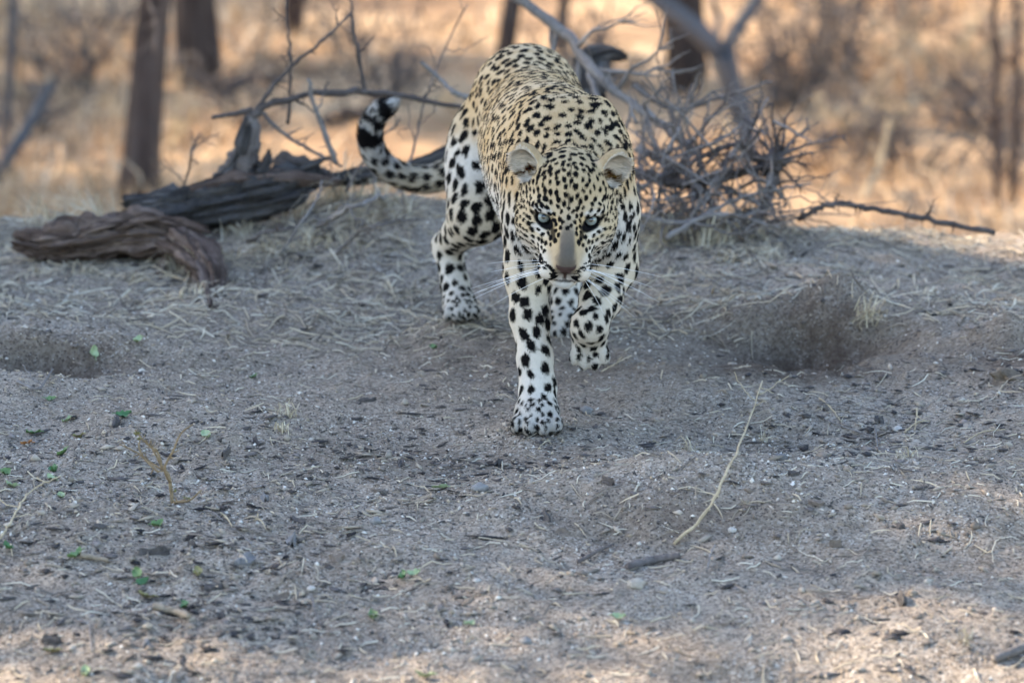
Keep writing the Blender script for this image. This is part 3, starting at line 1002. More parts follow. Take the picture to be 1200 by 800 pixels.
def log_mesh(name, pts, rad, rings=70, sides=40, ridge=.22, seed=1, hollow=True):
    """A weathered log: lengthwise splits and ridges, knots, ragged broken ends."""
    lr = np.random.default_rng(seed)
    P = spline(pts, rings); r = np.interp(np.linspace(0, 1, rings), np.linspace(0, 1, len(rad)), rad)
    r = r * (1 + ridge * .9 * (vnoise2(np.linspace(0, 1, rings) * 9, np.zeros(rings), 1.0, seed) - .5))
    tan = np.gradient(P, axis=0); tan /= np.linalg.norm(tan, axis=1)[:, None]
    u = unit(np.cross(tan[0], [0, 0, 1.]) if abs(tan[0][2]) < .9 else np.cross(tan[0], [1., 0, 0]))
    ang = np.arange(sides) * 2 * np.pi / sides
    V = []; GR = []
    cum = np.concatenate([[0], np.cumsum(np.linalg.norm(np.diff(P, axis=0), axis=1))])
    for i in range(rings):
        u = unit(u - tan[i] * u.dot(tan[i])); w = np.cross(tan[i], u)
        s = i / rings
        tw = ang + s * .5
        q = np.stack([np.cos(tw) * 2.2, np.sin(tw) * 2.2, np.full(sides, s * 5)], 1)
        k = 1 + ridge * (2 * vnoise3(q * [1, 1, .35], 1.7, seed) - 1) + ridge * .8 * (2 * vnoise3(q * [2.2, 2.2, .25], 2.0, seed + 3) - 1) + ridge * .35 * (2 * vnoise3(q, 7., seed + 5) - 1) - ridge * .9 * sstep(.60, .80, vnoise3(q * [5.5, 5.5, .22], 1.6, seed + 9))
        rm = float(np.mean(r))
        GR.append(np.stack([np.cos(tw) * rm, np.sin(tw) * rm, np.full(sides, cum[i] + seed * .37)], 1))
        e0 = min(1, (i + .2) / 2.5); e1 = min(1, (rings - 1 - i + .2) / 2.5)
        k = k * (.55 + .45 * min(e0, e1))
        off = np.zeros(sides)
        if i < 3 or i > rings - 4:
            off = (lr.random(sides) - .5) * r[i] * 1.9
        V.append(P[i] + (np.cos(ang) * r[i] * k)[:, None] * u + (np.sin(ang) * r[i] * k)[:, None] * w + off[:, None] * tan[i])
    V = np.concatenate(V)
    F = []
    for i in range(rings - 1):
        for j in range(sides):
            a, b = i * sides + j, i * sides + (j + 1) % sides
            F.append((a, b, b + sides, a + sides))
    n0 = len(V)
    V = np.vstack([V, P[0] + tan[0] * r[0] * .5, P[-1] - tan[-1] * r[-1] * .5])
    for j in range(sides):
        F.append((n0, (j + 1) % sides, j)); F.append((n0 + 1, (rings - 1) * sides + j, (rings - 1) * sides + (j + 1) % sides))
    me = mesh_from(name, V, F)
    GR = np.vstack(GR + [GR[0][:1] * [0, 0, 1], GR[-1][:1] * [0, 0, 1]])
    at_ = me.attributes.new('grain', 'FLOAT_VECTOR', 'POINT'); at_.data.foreach_set('vector', GR.astype(np.float32).ravel())
    return me

def add_splinters(parent, pts, rad, n, mat, seed, ln=(.05, .14)):
    """Split fibres and lifted bark along a log, each a part of it."""
    rs = np.random.default_rng(seed)
    P = spline(pts, 60); r = np.interp(np.linspace(0, 1, 60), np.linspace(0, 1, len(rad)), rad)
    for k in range(n):
        i = rs.integers(2, 48); L = ln[0] + (ln[1] - ln[0]) * rs.random()
        t = unit(P[min(i + 6, 59)] - P[i]); up = unit(np.array([.0, -.9 + 1.1 * rs.random(), .35 + .65 * rs.random()])); up = unit(up - t * up.dot(t))
        s = P[i] + up * r[i] * (.84 + .16 * rs.random())
        j = min(i + 4, 59)
        e = s + t * L + up * (.012 * rs.random() - .002)
        w = .004 + .007 * rs.random()
        link('splinter', log_mesh('splinter', [s - t * .01 - up * .006, s + t * L * .4 + up * .003, e], [w * .5, w, w * .18], 14, 9, .35, seed * 7 + k), mat, parent)

def wander(a, b, n, amp, rs):
    """A crooked line from a to b."""
    P = np.linspace(a, b, n)
    L = np.linalg.norm(np.asarray(b) - a)
    off = np.cumsum(rs.standard_normal((n, 3)), 0)
    t = np.linspace(0, 1, n)[:, None]
    off = off - off[0] - t * (off[-1] - off[0])
    return P + off * amp * L / math.sqrt(n)

def branch_parts(pts, r0, r1, rs, twigs=6, tlen=.16, thorns=0, n=26, sub=True, spread=1.0, crook=.06, pos=(.15, .98), up=.2):
    """Main stem (MB) and a list of side-twig MBs."""
    P = spline(pts, n)
    L = np.linalg.norm(np.diff(P, axis=0), axis=1).sum()
    P[1:-1] += rs.standard_normal((n - 2, 3)) * min(L * .004, r0 * .35)
    rad = np.linspace(r0, r1, n) * (1 + .10 * rs.standard_normal(n))
    main = MB(); main.tube(P, np.maximum(rad, .0008), 7, jitter=.06)
    tan = np.gradient(P, axis=0)
    side = []
    def add_thorns(mb, Q, rr, k):
        tq = np.gradient(Q, axis=0)
        for _ in range(k):
            j = rs.integers(1, len(Q) - 1)
            d = unit(np.cross(unit(tq[j]), rs.standard_normal(3)) + .25 * unit(tq[j]))
            ln = (.010 + .022 * rs.random())
            mb.tube(np.array([Q[j], Q[j] + d * ln * .5, Q[j] + d * ln]), [max(.0011, rr * .45), .0009, .0003], 4)
    add_thorns(main, P, r1 + (r0 - r1) * .4, thorns)
    for t in range(twigs):
        j = int((pos[0] + (pos[1] - pos[0]) * (t + rs.random()) / max(twigs, 1)) * (n - 1))
        j = min(max(j, 1), n - 2)
        d = unit(unit(np.cross(unit(tan[j]), rs.standard_normal(3))) * spread + .55 * unit(tan[j]) + np.array([0, 0, up]))
        ln = tlen * (.45 + .9 * rs.random())
        Q = wander(P[j], P[j] + d * ln, 8, crook * 2.2, rs)
        rt = min(rad[j] * .62, .0025 + ln * .016)
        mb = MB(); mb.tube(Q, np.linspace(rt, .0009, 8), 5)
        if sub:
            for _ in range(rs.integers(2, 5)):
                k = rs.integers(2, 7)
                e = unit(unit(Q[k] - Q[k - 1]) * .7 + .8 * unit(rs.standard_normal(3)))
                l2 = ln * (.22 + .35 * rs.random())
                mb.tube(wander(Q[k], Q[k] + e * l2, 5, .10, rs), np.linspace(rt * .5, .0007, 5), 4)
        if thorns: add_thorns(mb, Q, rt, max(2, int(thorns / 4)))
        side.append(mb)
    return main, side
def dead_branch(pts, r0, r1, mat, label, seed, name='dead_branch', cat='branch', group=None, parent=None, **kw):
    rs = np.random.default_rng(seed)
    main, side = branch_parts(pts, r0, r1, rs, **kw)
    o = bpy.data.objects.new(name, None); C.objects.link(o)
    o.location = pts[0]
    bpy.context.view_layer.update()
    tag(o, label, cat, group)
    link('stem', main.mesh('stem'), mat, o)
    for mb in side: link('twig', mb.mesh('twig'), mat, o)
    return o

# ------------------------------------------------------------------ trees
leaf_m = NT('dry_leaf', .7, .25)
leaf_m.color(leaf_m.ramp(leaf_m.attr('tint'), [(0, (.05, .07, .02)), (1, (.12, .11, .045))]))
def leaf_cloud(name, centres, radii, n, size, seed):
    rs = np.random.default_rng(seed)
    centres = np.asarray(centres, float); radii = np.asarray(radii, float)
    w = radii ** 2.4; k = rs.choice(len(centres), n, p=w / w.sum())
    d = rs.standard_normal((n, 3)); d /= np.linalg.norm(d, axis=1)[:, None]
    P = centres[k] + d * (radii[k] * rs.random(n) ** .45)[:, None] * np.array([1, 1, .75])
    a = rs.standard_normal((n, 3)); a /= np.linalg.norm(a, axis=1)[:, None]
    b = np.cross(a, rs.standard_normal((n, 3))); b /= np.linalg.norm(b, axis=1)[:, None]
    s = size * (.6 + .8 * rs.random((n, 1)))
    V = np.stack([P - a * s, P + b * s * .42, P + a * s, P - b * s * .42], 1).reshape(-1, 3)
    me = mesh_from(name, V, np.arange(n)[:, None] * 4 + np.array([[0, 1, 2, 3]]), False)
    vcol(me, np.repeat(rs.random((n, 1)), 4, 0) * np.ones(3))
    return me
def tree(base, top, r0, label, seed, mat, limbs=5, crown_r=1.2, leaves=2500, leaf=.05, fork=None, lean=None, group=None, flare=1.35, crown_h=None):
    rs = np.random.default_rng(seed)
    base = np.asarray(base, float); top = np.asarray(top, float)
    o = bpy.data.objects.new('tree', None); C.objects.link(o); o.location = base
    bpy.context.view_layer.update()
    tag(o, label, 'tree', group)
    pts = [base - np.array([0, 0, .15])] + [base + (top - base) * t + rs.standard_normal(3) * np.array([.10, .06, 0]) * (0 if lean is not None else 1) for t in (.25, .5, .75)] + [top]
    if lean is not None: pts = lean
    P = spline(pts, 30)
    rad = r0 * np.interp(np.linspace(0, 1, 30), [0, .06, .5, 1], [flare, 1.05, .85, .55])
    me = log_mesh('trunk', pts, [r0 * flare, r0 * 1.05, r0 * .95, r0 * .85, r0 * .7, r0 * .55], 60, 20, .26, seed)
    link('trunk', me, mat, o)
    ends = []
    L = np.linalg.norm(top - base)
    for i in range(limbs):
        j = int(30 * (.62 + .37 * (i + .5) / limbs)); j = min(j, 28)
        d = unit(np.array([math.cos(i * 2.4 + seed), math.sin(i * 2.4 + seed), .55 + .5 * rs.random()]))
        ln = crown_r * (.7 + .5 * rs.random())
        Q = wander(P[j], P[j] + d * ln, 9, .10, rs)
        mb = MB(); mb.tube(Q, np.linspace(r0 * .42, r0 * .10, 9), 7)
        for _ in range(5):
            k = rs.integers(3, 9)
            e = unit(d + rs.standard_normal(3) * .7); q2 = wander(Q[k], Q[k] + e * ln * .5, 6, .1, rs)
            mb.tube(q2, np.linspace(r0 * .14, r0 * .03, 6), 5)
            ends.append(q2[-1])
        ends.append(Q[-1])
        link('branch', mb.mesh('branch'), mat, o)
    if leaves and ends:
        link('crown', leaf_cloud('crown', ends, np.full(len(ends), crown_r * .5) * (.6 + .6 * rs.random(len(ends))), leaves, leaf, seed), leaf_m.m, o)
    return o
# ------------------------------------------------------------------ trees that stand in the view
def up_from(px0, py0, px1, h):
    """Base on the terrain under a pixel, top h metres above it and leaning to pixel column px1 at the frame's top."""
    b = gp(px0, py0)
    t = at(px1, 0, b[1])
    d = (t - b) / max(t[2] - b[2], .05)
    return b, b + d * h
b_, t_ = up_from(160, 240, 172, 3.8)
tree(b_, t_, .066, 'dark brown tree trunk standing behind the dark log', 21, M_bark, crown_r=1.1, leaves=1500)
b_, t_ = up_from(238, 100, 246, 4.6)
tree(b_, t_, .085, 'thick blurred trunk just right of the dark brown tree, second from the frame edge', 22, M_bark, crown_r=1.3, leaves=1500)
b_, t_ = up_from(335, 46, 338, 4.6)
tree(b_, t_, .050, 'slim blurred trunk at the top edge between thick trunk and leopard', 23, M_bark, crown_r=1.2, leaves=1200)
b_, t_ = up_from(588, 66, 587, 4.2)
tree(b_, t_, .035, 'narrow dark sapling trunk right above the leopard rump', 24, M_bark, crown_r=.9, leaves=800)
b_, t_ = up_from(0, 175, 3, 3.4)
tree(b_, t_, .018, 'thin grey trunk cut by the left photo edge', 25, M_bark2, crown_r=.8, leaves=600, flare=1.1)
b_, t_ = up_from(808, 104, 826, 4.4)
tree(b_, t_, .085, 'dark trunk half hidden behind the forked tree', 26, M_bark, crown_r=1.2, leaves=1300)
b_, t_ = up_from(652, 60, 655, 4.0)
tree(b_, t_, .026, 'slender blurred sapling between leopard rump and forked tree', 33, M_bark, crown_r=.8, leaves=600)
# the forked tree
fb = gp(884, 205); FY = fb[1]
fo = bpy.data.objects.new('tree', None); C.objects.link(fo); fo.location = fb; bpy.context.view_layer.update()
tag(fo, 'blue grey forked tree leaning over the thorny brush pile', 'tree')
link('trunk', log_mesh('trunk', [fb - np.array([0, 0, .1]), at(872, 150, FY), at(856, 100, FY), at(846, 62, FY)], [.052, .047, .049, .056], 40, 16, .10, 5), M_bark2, fo)
rs_ = np.random.default_rng(8)
ends = []
for pts, ra in (([at(846, 66, FY), at(815, 35, FY), at(772, 0, FY), at(735, -35, FY), at(700, -120, FY - .2), at(690, -260, FY - .4)], (.046, .040, .018)),
                ([at(848, 64, FY), at(868, 28, FY + .1), at(886, 0, FY + .2), at(905, -50, FY + .3), at(960, -200, FY + .4)], (.034, .028, .014)),
                ([at(838, 55, FY), at(842, 20, FY + .1), at(836, -10, FY + .1), at(850, -120, FY + .3)], (.015, .012, .006))):
    link('branch', log_mesh('branch', pts, list(ra), 40, 12, .10, 6), M_bark2, fo)
    ends += [np.asarray(pts[-1]) + [0, 0, .5]]
for k in range(5):
    mb = MB(); s0 = at(846 + rs_.normal() * 6, 70 - 20 * k / 5, FY)
    mb.tube(wander(s0, s0 + unit([rs_.normal(), rs_.normal() * .5, .6]) * (.3 + .3 * rs_.random()), 8, .15, rs_), np.linspace(.006, .0015, 8), 5)
    link('twig', mb.mesh('twig'), M_bark2, fo)
link('crown', leaf_cloud('crown', ends, [.45] * len(ends), 900, .04, 4), leaf_m.m, fo)

# trees outside the frame whose shade lies over the mound and the plain
def big_tree(x, y, h, cr, n, label, seed, leaf=.075):
    z = Hs(x, y)
    o = bpy.data.objects.new('tree', None); C.objects.link(o); o.location = (x, y, z); bpy.context.view_layer.update()
    tag(o, label, 'tree')
    rs = np.random.default_rng(seed)
    b = np.array([x, y, z - .1]); top = np.array([x, y, z + h])
    link('trunk', log_mesh('trunk', [b, b + (top - b) * .4 + rs.normal(size=3) * .1, top], [.20, .15, .09], 40, 16, .1, seed), M_bark, o)
    cs, rr = [], []
    for i in range(16):
        a = i * 2.4; q = math.sqrt((i + .5) / 16)
        c = top + np.array([math.cos(a) * q * cr * .75, math.sin(a) * q * cr * .75, (rs.random() - .45) * cr * .75])
        Q = wander(b + (top - b) * (.55 + .4 * rs.random()), c, 9, .08, rs)
        mb = MB(); mb.tube(Q, np.linspace(.06, .012, 9), 6)
        link('branch', mb.mesh('branch'), M_bark, o)
        cs.append(c); rr.append(cr * (.34 + .16 * rs.random()))
    link('crown', leaf_cloud('crown', cs, rr, n, leaf, seed), leaf_m.m, o)
    return o
big_tree(-6.6, 4.18, 4.4, 2.95, 38000, 'broad leafy tree whose shade covers the bare mound', 41, .085)
big_tree(-8.8, 12.5, 4.6, 2.2, 9000, 'leafy tree beyond the shade tree, out on the plain', 42, .09)
big_tree(-10.0, 19.5, 5.0, 2.6, 9000, 'leafy tree far out on the dry plain', 43, .10)

for k, (x_, y_) in enumerate(((-8.4, 15.4), (-5.0, 15.2))):
    big_tree(x_, y_, 4.0, 1.25, 4200, ('slim leafy tree on the plain, far left outside the view', 'slim leafy tree on the plain beside the far left one', 'slim leafy tree on the plain closest to the view', 'slim leafy tree on the plain nearest the shade tree')[k], 60 + k, .085)
# ------------------------------------------------------------------ logs on the mound
def settle(o): return o
fl1 = bpy.data.objects.new('fallen_log', None); C.objects.link(fl1); fl1.location = gp(120, 318); bpy.context.view_layer.update()
tag(fl1, 'cracked reddish brown log with a broken pale end, nearest of the logs', 'log')
Y0 = gp(120, 318)[1]
link('trunk', log_mesh('trunk', [at(24, 283, Y0 + .10), at(60, 290, Y0 + .08), at(110, 285, Y0 + .06), at(160, 276, Y0 + .05), at(205, 279, Y0 + .02), at(236, 303, Y0 - .04), at(256, 338, Y0 - .14)],
                        [.026, .037, .044, .043, .037, .031, .024], 130, 64, .50, 11), M_logred, fl1)
link('root_fork', log_mesh('root_fork', [at(200, 284, Y0 + .01), at(228, 300, Y0 - .08), at(246, 322, Y0 - .18), at(252, 346, Y0 - .27), gp(250, 362)], [.026, .030, .029, .024, .014], 60, 40, .5, 12), M_logred, fl1)
link('splinter', log_mesh('splinter', [at(228, 312, Y0 - .05), at(262, 330, Y0 - .14), at(275, 352, Y0 - .2)], [.014, .012, .005], 30, 18, .4, 19), M_logred, fl1)
link('splinter', log_mesh('splinter', [at(196, 300, Y0 - .02), at(188, 320, Y0 - .06), at(196, 336, Y0 - .1)], [.010, .008, .003], 24, 14, .4, 20), M_logred, fl1)
link('root_fork', log_mesh('root_fork', [at(200, 305, Y0 + .03), at(240, 316, Y0 + .02), at(290, 312, Y0 + .03), at(332, 308, Y0 + .05)], [.018, .016, .013, .007], 40, 14, .30, 13), M_logdark, fl1)
fl2 = bpy.data.objects.new('fallen_log', None); C.objects.link(fl2); fl2.location = gp(260, 268); bpy.context.view_layer.update()
tag(fl2, 'dark charred log with an upright broken stub, behind the reddish log', 'log')
Y1 = gp(260, 266)[1]
link('trunk', log_mesh('trunk', [at(153, 244, Y1), at(200, 245, Y1), at(255, 236, Y1), at(310, 228, Y1), at(352, 216, Y1 + .02), at(372, 205, Y1 + .05)],
                        [.026, .040, .044, .040, .034, .022], 130, 60, .40, 14), M_logdark, fl2)
link('bark_ridge', log_mesh('bark_ridge', [at(222, 222, Y1 - .01), at(280, 213, Y1 - .01), at(340, 210, Y1 - .01), at(398, 213, Y1)], [.012, .018, .017, .008], 60, 18, .35, 15), M_logred, fl2)
link('stub', log_mesh('stub', [at(258, 228, Y1 + .02), at(276, 205, Y1 + .03), at(288, 180, Y1 + .03), at(296, 155, Y1 + .03), at(293, 136, Y1 + .03)], [.034, .033, .027, .019, .012], 50, 30, .34, 16), M_twig, fl2)
link('stub', log_mesh('stub', [at(300, 205, Y1), at(312, 192, Y1), at(316, 175, Y1)], [.017, .012, .004], 26, 14, .35, 17), M_logdark, fl2)
fl3 = bpy.data.objects.new('fallen_log', None); C.objects.link(fl3); Y2 = Y1 + .12; fl3.location = at(460, 215, Y2); bpy.context.view_layer.update()
tag(fl3, 'low dark log lying behind the leopard tail', 'log')
link('trunk', log_mesh('trunk', [at(378, 212, Y2), at(430, 206, Y2), at(480, 198, Y2), at(525, 184, Y2), at(560, 168, Y2)], [.014, .020, .022, .020, .014], 70, 22, .25, 18), M_logdark, fl3)
for px_, py_ in ((552, 172),):
    q_ = at(px_, py_, Y2); b_ = np.array([q_[0] + .02, Y2 + .10, Hs(q_[0] + .02, Y2 + .10) - .02])
    link('branch_stub', log_mesh('branch_stub', [q_, (q_ + b_) / 2 + [.01, 0, 0], b_], [.012, .010, .008], 24, 12, .3, 27), M_logdark, fl3)
def lump(name, c, r, mat, label, cat, seed, group=None, squash=.75, rough=.35, seg=26, parent=None):
    u, v = np.meshgrid(np.linspace(0, 2 * np.pi, seg, endpoint=False), np.linspace(.12, np.pi - .12, seg // 2))
    D = np.stack([np.cos(u) * np.sin(v), np.sin(u) * np.sin(v), np.cos(v)], -1).reshape(-1, 3)
    k = 1 + rough * (2 * vnoise3(D, 1.6, seed) - 1) + rough * .6 * (2 * vnoise3(D, 4.1, seed + 2) - 1)
    V = np.asarray(c) + D * k[:, None] * np.asarray(r) * np.array([1, 1, squash])
    m = seg // 2
    F = [(i * seg + j, (i + 1) * seg + j, (i + 1) * seg + (j + 1) % seg, i * seg + (j + 1) % seg) for i in range(m - 1) for j in range(seg)]
    F += [tuple(range(seg)), tuple((m - 1) * seg + j for j in range(seg - 1, -1, -1))]
    me = mesh_from(name, V - np.asarray(c), F)
    o = link(name, me, mat, parent)
    o.location = c
    return tag(o, label, cat, group) if label else o
M_clod = wood_mat('dark_earth_clod', (.035, .028, .024), (.085, .066, .055), (.17, .14, .115), 60)
lump('earth_clod', at(342, 197, Y1 + .10), (.040, .035, .040), M_clod, 'dark crumbly clod of earth beside the broken upright stub', 'clod', 3)
lump('earth_clod', at(372, 207, Y1 + .10), (.030, .03, .022), M_clod, 'low dark clod right of the crumbly clod behind the dark log', 'clod', 5)
lump('earth_clod', gp(384, 278) + [0, 0, .006], (.024, .02, .014), M_clod, 'small grey clod lying between the logs and the leopard', 'clod', 6)

def on0(px, py, dz=.004):
    p = gp(px, py)
    if p[1] > 2.15:                                   # past the crest: keep the end on the mound
        p = at(px, py, 2.1); p[2] = min(p[2], Hs(p[0], p[1]) + .06); return p
    p[2] = Hs(p[0], p[1]) + dz; return p
add_splinters(fl1, [at(24, 283, Y0 + .10), at(60, 290, Y0 + .08), at(110, 285, Y0 + .06), at(160, 276, Y0 + .05), at(205, 279, Y0 + .02), at(236, 303, Y0 - .04), at(256, 338, Y0 - .14)], [.026, .037, .044, .043, .037, .031, .024], 26, M_logred, 45)
add_splinters(fl2, [at(153, 244, Y1), at(200, 245, Y1), at(255, 236, Y1), at(310, 228, Y1), at(352, 216, Y1 + .02), at(372, 205, Y1 + .05)], [.026, .040, .044, .040, .034, .022], 22, M_logdark, 46)
add_splinters(fl2, [at(258, 228, Y1 + .02), at(276, 205, Y1 + .03), at(288, 180, Y1 + .03), at(296, 155, Y1 + .03)], [.034, .033, .027, .019], 12, M_logdark, 47, (.03, .09))
# ------------------------------------------------------------------ dead branches behind the logs and the tail
Yb = Y1 + .03
S0 = at(294, 138, Yb)
dead_branch([S0, at(325, 119, Yb), at(400, 108, Yb + .05), at(470, 112, Yb + .1), at(548, 128, Yb + .1)], .0085, .0055, M_dark, 'dark thorny branch reaching from the broken stub across to the rump', 51, twigs=4, tlen=.05, thorns=14, sub=False)
dead_branch([S0, at(318, 105, Yb), at(345, 75, Yb), at(378, 48, Yb), at(412, 14, Yb + .1)], .006, .0025, M_dark, 'thin dark branch slanting up from the broken stub', 52, twigs=3, tlen=.05, thorns=10, sub=False)
dead_branch([at(248, 138, Yb), at(272, 134, Yb), at(296, 129, Yb)], .004, .007, M_dark, 'short dark twig poking out on the left of the stub top', 53, twigs=1, tlen=.03, sub=False, thorns=3)
dead_branch([at(303, 128, Yb), at(330, 155, Yb), at(362, 175, Yb), at(402, 196, Yb)], .005, .003, M_twig, 'crooked twig sloping down from the stub to the grass', 54, twigs=3, tlen=.06, thorns=6, sub=False)
dead_branch([at(337, 145, Yb + .1), at(341, 90, Yb + .1), at(338, 40, Yb + .1), at(334, -20, Yb + .1)], .004, .0025, M_dark, 'upright dark twig crossing the thin slanting branch', 55, twigs=4, tlen=.06, thorns=6, sub=False)
dead_branch([at(394, 192, Yb), at(378, 150, Yb), at(366, 118, Yb), at(362, 92, Yb)], .0065, .004, M_bleach, 'pale bleached twig standing upright in front of the dark branch', 56, twigs=2, tlen=.05, sub=False, thorns=4)
dead_branch([at(428, 112, Yb + .2), at(421, 70, Yb + .2), at(414, 30, Yb + .2), at(410, -20, Yb + .2)], .005, .003, M_dark, 'dark twig hanging down to the horizontal branch near the tail', 57, twigs=3, tlen=.05, thorns=5, sub=False)
dead_branch([at(494, 73, Yb + .1), at(515, 92, Yb + .1), at(532, 108, Yb + .05), at(556, 118, Yb + .05)], .004, .007, M_bleach, 'pale pointed stick beside the leopard rump', 58, twigs=0)
dead_branch([on0(205, 245), at(222, 195, Yb), at(226, 172, Yb), at(236, 156, Yb)], .003, .0015, M_twig, 'small dry weed stem between trunk and stub', 59, name='dry_weed', cat='weed', twigs=6, tlen=.06)
dead_branch([at(476, 205, Yb), at(488, 160, Yb + .1), at(497, 120, Yb + .1), at(520, 60, Yb + .2), at(548, 5, Yb + .2)], .003, .0015, M_twig, 'fine pale twig rising between tail and rump', 60, twigs=6, tlen=.09, sub=False)
for pts, r0, r1, mt, lb, sd, tw_ in (
    ([on0(372, 268), at(400, 250, Y1 - .25), at(432, 236, Y1 - .22), on0(472, 226)], .006, .004, M_bleach, 'pale curved stick lying on the grass below the tail', 65, 4),
    ([on0(330, 300), at(352, 262, Y1 - .2), at(370, 236, Y1 - .15), at(378, 212, Y1 - .1)], .004, .002, M_bleach, 'slender pale twig leaning on the dark log end', 66, 5),
    ([on0(395, 300), at(420, 272, Y1 - .25), at(452, 262, Y1 - .25), on0(490, 258)], .0045, .0025, M_twig, 'grey twig lying between straw and hind leg', 67, 5),
    ([on0(290, 285), at(312, 272, Y1 - .15), at(340, 268, Y1 - .15), on0(368, 256)], .005, .003, M_twig, 'grey twig lying along the foot of the dark log', 68, 4),
    ([on0(212, 350), at(222, 322, Y0 - .12), at(236, 300, Y0 - .1)], .004, .0015, M_straw, 'splintered straw-coloured stick against the log root', 69, 3),
    ([at(405, 225, Y1), at(425, 190, Y1), at(440, 168, Y1 + .05), at(470, 140, Y1 + .1)], .004, .0015, M_twig, 'dry forked twig standing up inside the tail curl', 70, 6)):
    dead_branch(pts, r0, r1, mt, lb, sd, twigs=tw_, tlen=.08, sub=True)
# hanging twig ends at the top edge
for (pts, lb, sd) in (
    ([at(170, -25, 6.0), at(176, 5, 6.0), at(182, 28, 6.0), at(180, 62, 6.0)], 'bushy twig hanging in front of the dark brown tree trunk', 61),
    ([at(14, -20, 5.5), at(20, 8, 5.5), at(30, 28, 5.5), at(44, 35, 5.5)], 'hooked twig hanging from the top edge near the photo corner', 62),
    ([at(84, -20, 5.5), at(88, 5, 5.5), at(93, 26, 5.5)], 'short twig hanging between the hooked twig and the dark tree', 63)):
    dead_branch(pts, .007, .003, M_twig, lb, sd, name='hanging_twig', cat='twig', twigs=5, tlen=.07, sub=False)
lb_ = gp(-8, 215)
dead_branch([lb_, at(10, 185, lb_[1]), at(35, 145, lb_[1] + .1), at(58, 100, lb_[1] + .2)], .034, .022, M_bark2, 'leaning grey dead branch at the left photo edge', 64, twigs=0)

# ------------------------------------------------------------------ the brush pile on the right of the leopard
Yr = 1.75
dead_branch([at(592, -12, 2.3), at(640, 22, 2.25), at(668, 45, 2.2), at(690, 78, 2.1), at(728, 112, 2.0), at(768, 138, 1.9), at(812, 176, 1.8)], .013, .009, M_bleach, 'long pale bleached branch arching down behind the leopard back', 71, twigs=9, tlen=.22, thorns=6)
dead_branch([at(690, 85, 2.1), at(700, 115, 2.0), at(706, 150, 1.9), at(715, 200, 1.8)], .008, .004, M_bleach, 'pale side branch dropping behind the leopard shoulder', 72, twigs=4, tlen=.10)
dead_branch([at(742, 100, 2.0), at(790, 128, 1.95), at(850, 112, 1.9), at(905, 96, 1.9)], .0065, .003, M_twig, 'grey branch running level across the top of the brush pile', 73, twigs=6, tlen=.14)
dead_branch([at(735, 200, 1.7), at(800, 215, 1.65), at(860, 205, 1.65), at(910, 190, 1.7)], .012, .010, M_dark, 'dark branch lying low through the brush pile', 74, twigs=5, tlen=.20, thorns=10, sub=False)
dead_branch([at(745, 175, 1.8), at(790, 195, 1.75), at(840, 215, 1.7), at(900, 245, 1.7)], .008, .005, M_bleach, 'bleached branch sloping down across the brush pile', 75, twigs=8, tlen=.15)
dead_branch([at(770, 260, 1.6), at(775, 210, 1.65), at(790, 160, 1.7), at(812, 98, 1.8)], .006, .002, M_twig, 'upright forked twig at the leopard side of the brush pile', 76, twigs=6, tlen=.12)
dead_branch([at(840, 265, 1.6), at(828, 220, 1.65), at(822, 170, 1.7), at(832, 110, 1.75)], .006, .002, M_twig, 'upright thin twig in the middle of the brush pile', 77, twigs=6, tlen=.12)
dead_branch([at(735, 250, 1.5), at(790, 262, 1.5), at(850, 252, 1.5), at(915, 268, 1.5)], .007, .004, M_bleach, 'pale stick lying along the foot of the brush pile', 78, twigs=5, tlen=.10)
dead_branch([at(756, 140, 1.85), at(775, 190, 1.75), at(800, 240, 1.65), at(830, 285, 1.5)], .006, .003, M_bleach, 'long pale stick leaning down the front of the brush pile', 79, twigs=5, tlen=.13)
dead_branch([at(895, 195, 1.7), at(860, 170, 1.7), at(800, 196, 1.65), at(760, 214, 1.6)], .008, .003, M_dark, 'dark arched thorn branch over the brush pile', 80, twigs=5, tlen=.18, thorns=14, sub=False)
dead_branch([at(880, 270, 1.55), at(895, 245, 1.6), at(905, 215, 1.65), at(908, 188, 1.7)], .011, .012, M_dark, 'thick dark stem under the spiky thorn cluster', 81, twigs=2, tlen=.06)
for k, (a_, m_, c_, mt, lb) in enumerate((((752, 270, 1.55), (748, 200, 1.7), (760, 120, 1.85), M_bleach, 'pale twig rising steeply beside the leopard shoulder'), ((800, 275, 1.5), (852, 190, 1.65), (900, 115, 1.8), M_bleach, 'pale twig slanting up towards the forked tree'),
        ((870, 280, 1.5), (800, 200, 1.65), (735, 150, 1.8), M_twig, 'grey twig slanting back towards the leopard'), ((780, 280, 1.45), (860, 235, 1.55), (950, 215, 1.65), M_bleach, 'pale twig running out under the spiky thorn cluster'),
        ((815, 270, 1.5), (805, 180, 1.7), (775, 95, 1.9), M_twig, 'tall grey twig above the middle of the brush pile'), ((745, 225, 1.6), (830, 170, 1.75), (880, 150, 1.85), M_bleach, 'long pale twig crossing behind the spiky thorn cluster'))):
    dead_branch([at(*a_), at(*m_), at(*c_)], .0055, .0022, mt, lb, 92 + k, twigs=6, tlen=.15, thorns=6)
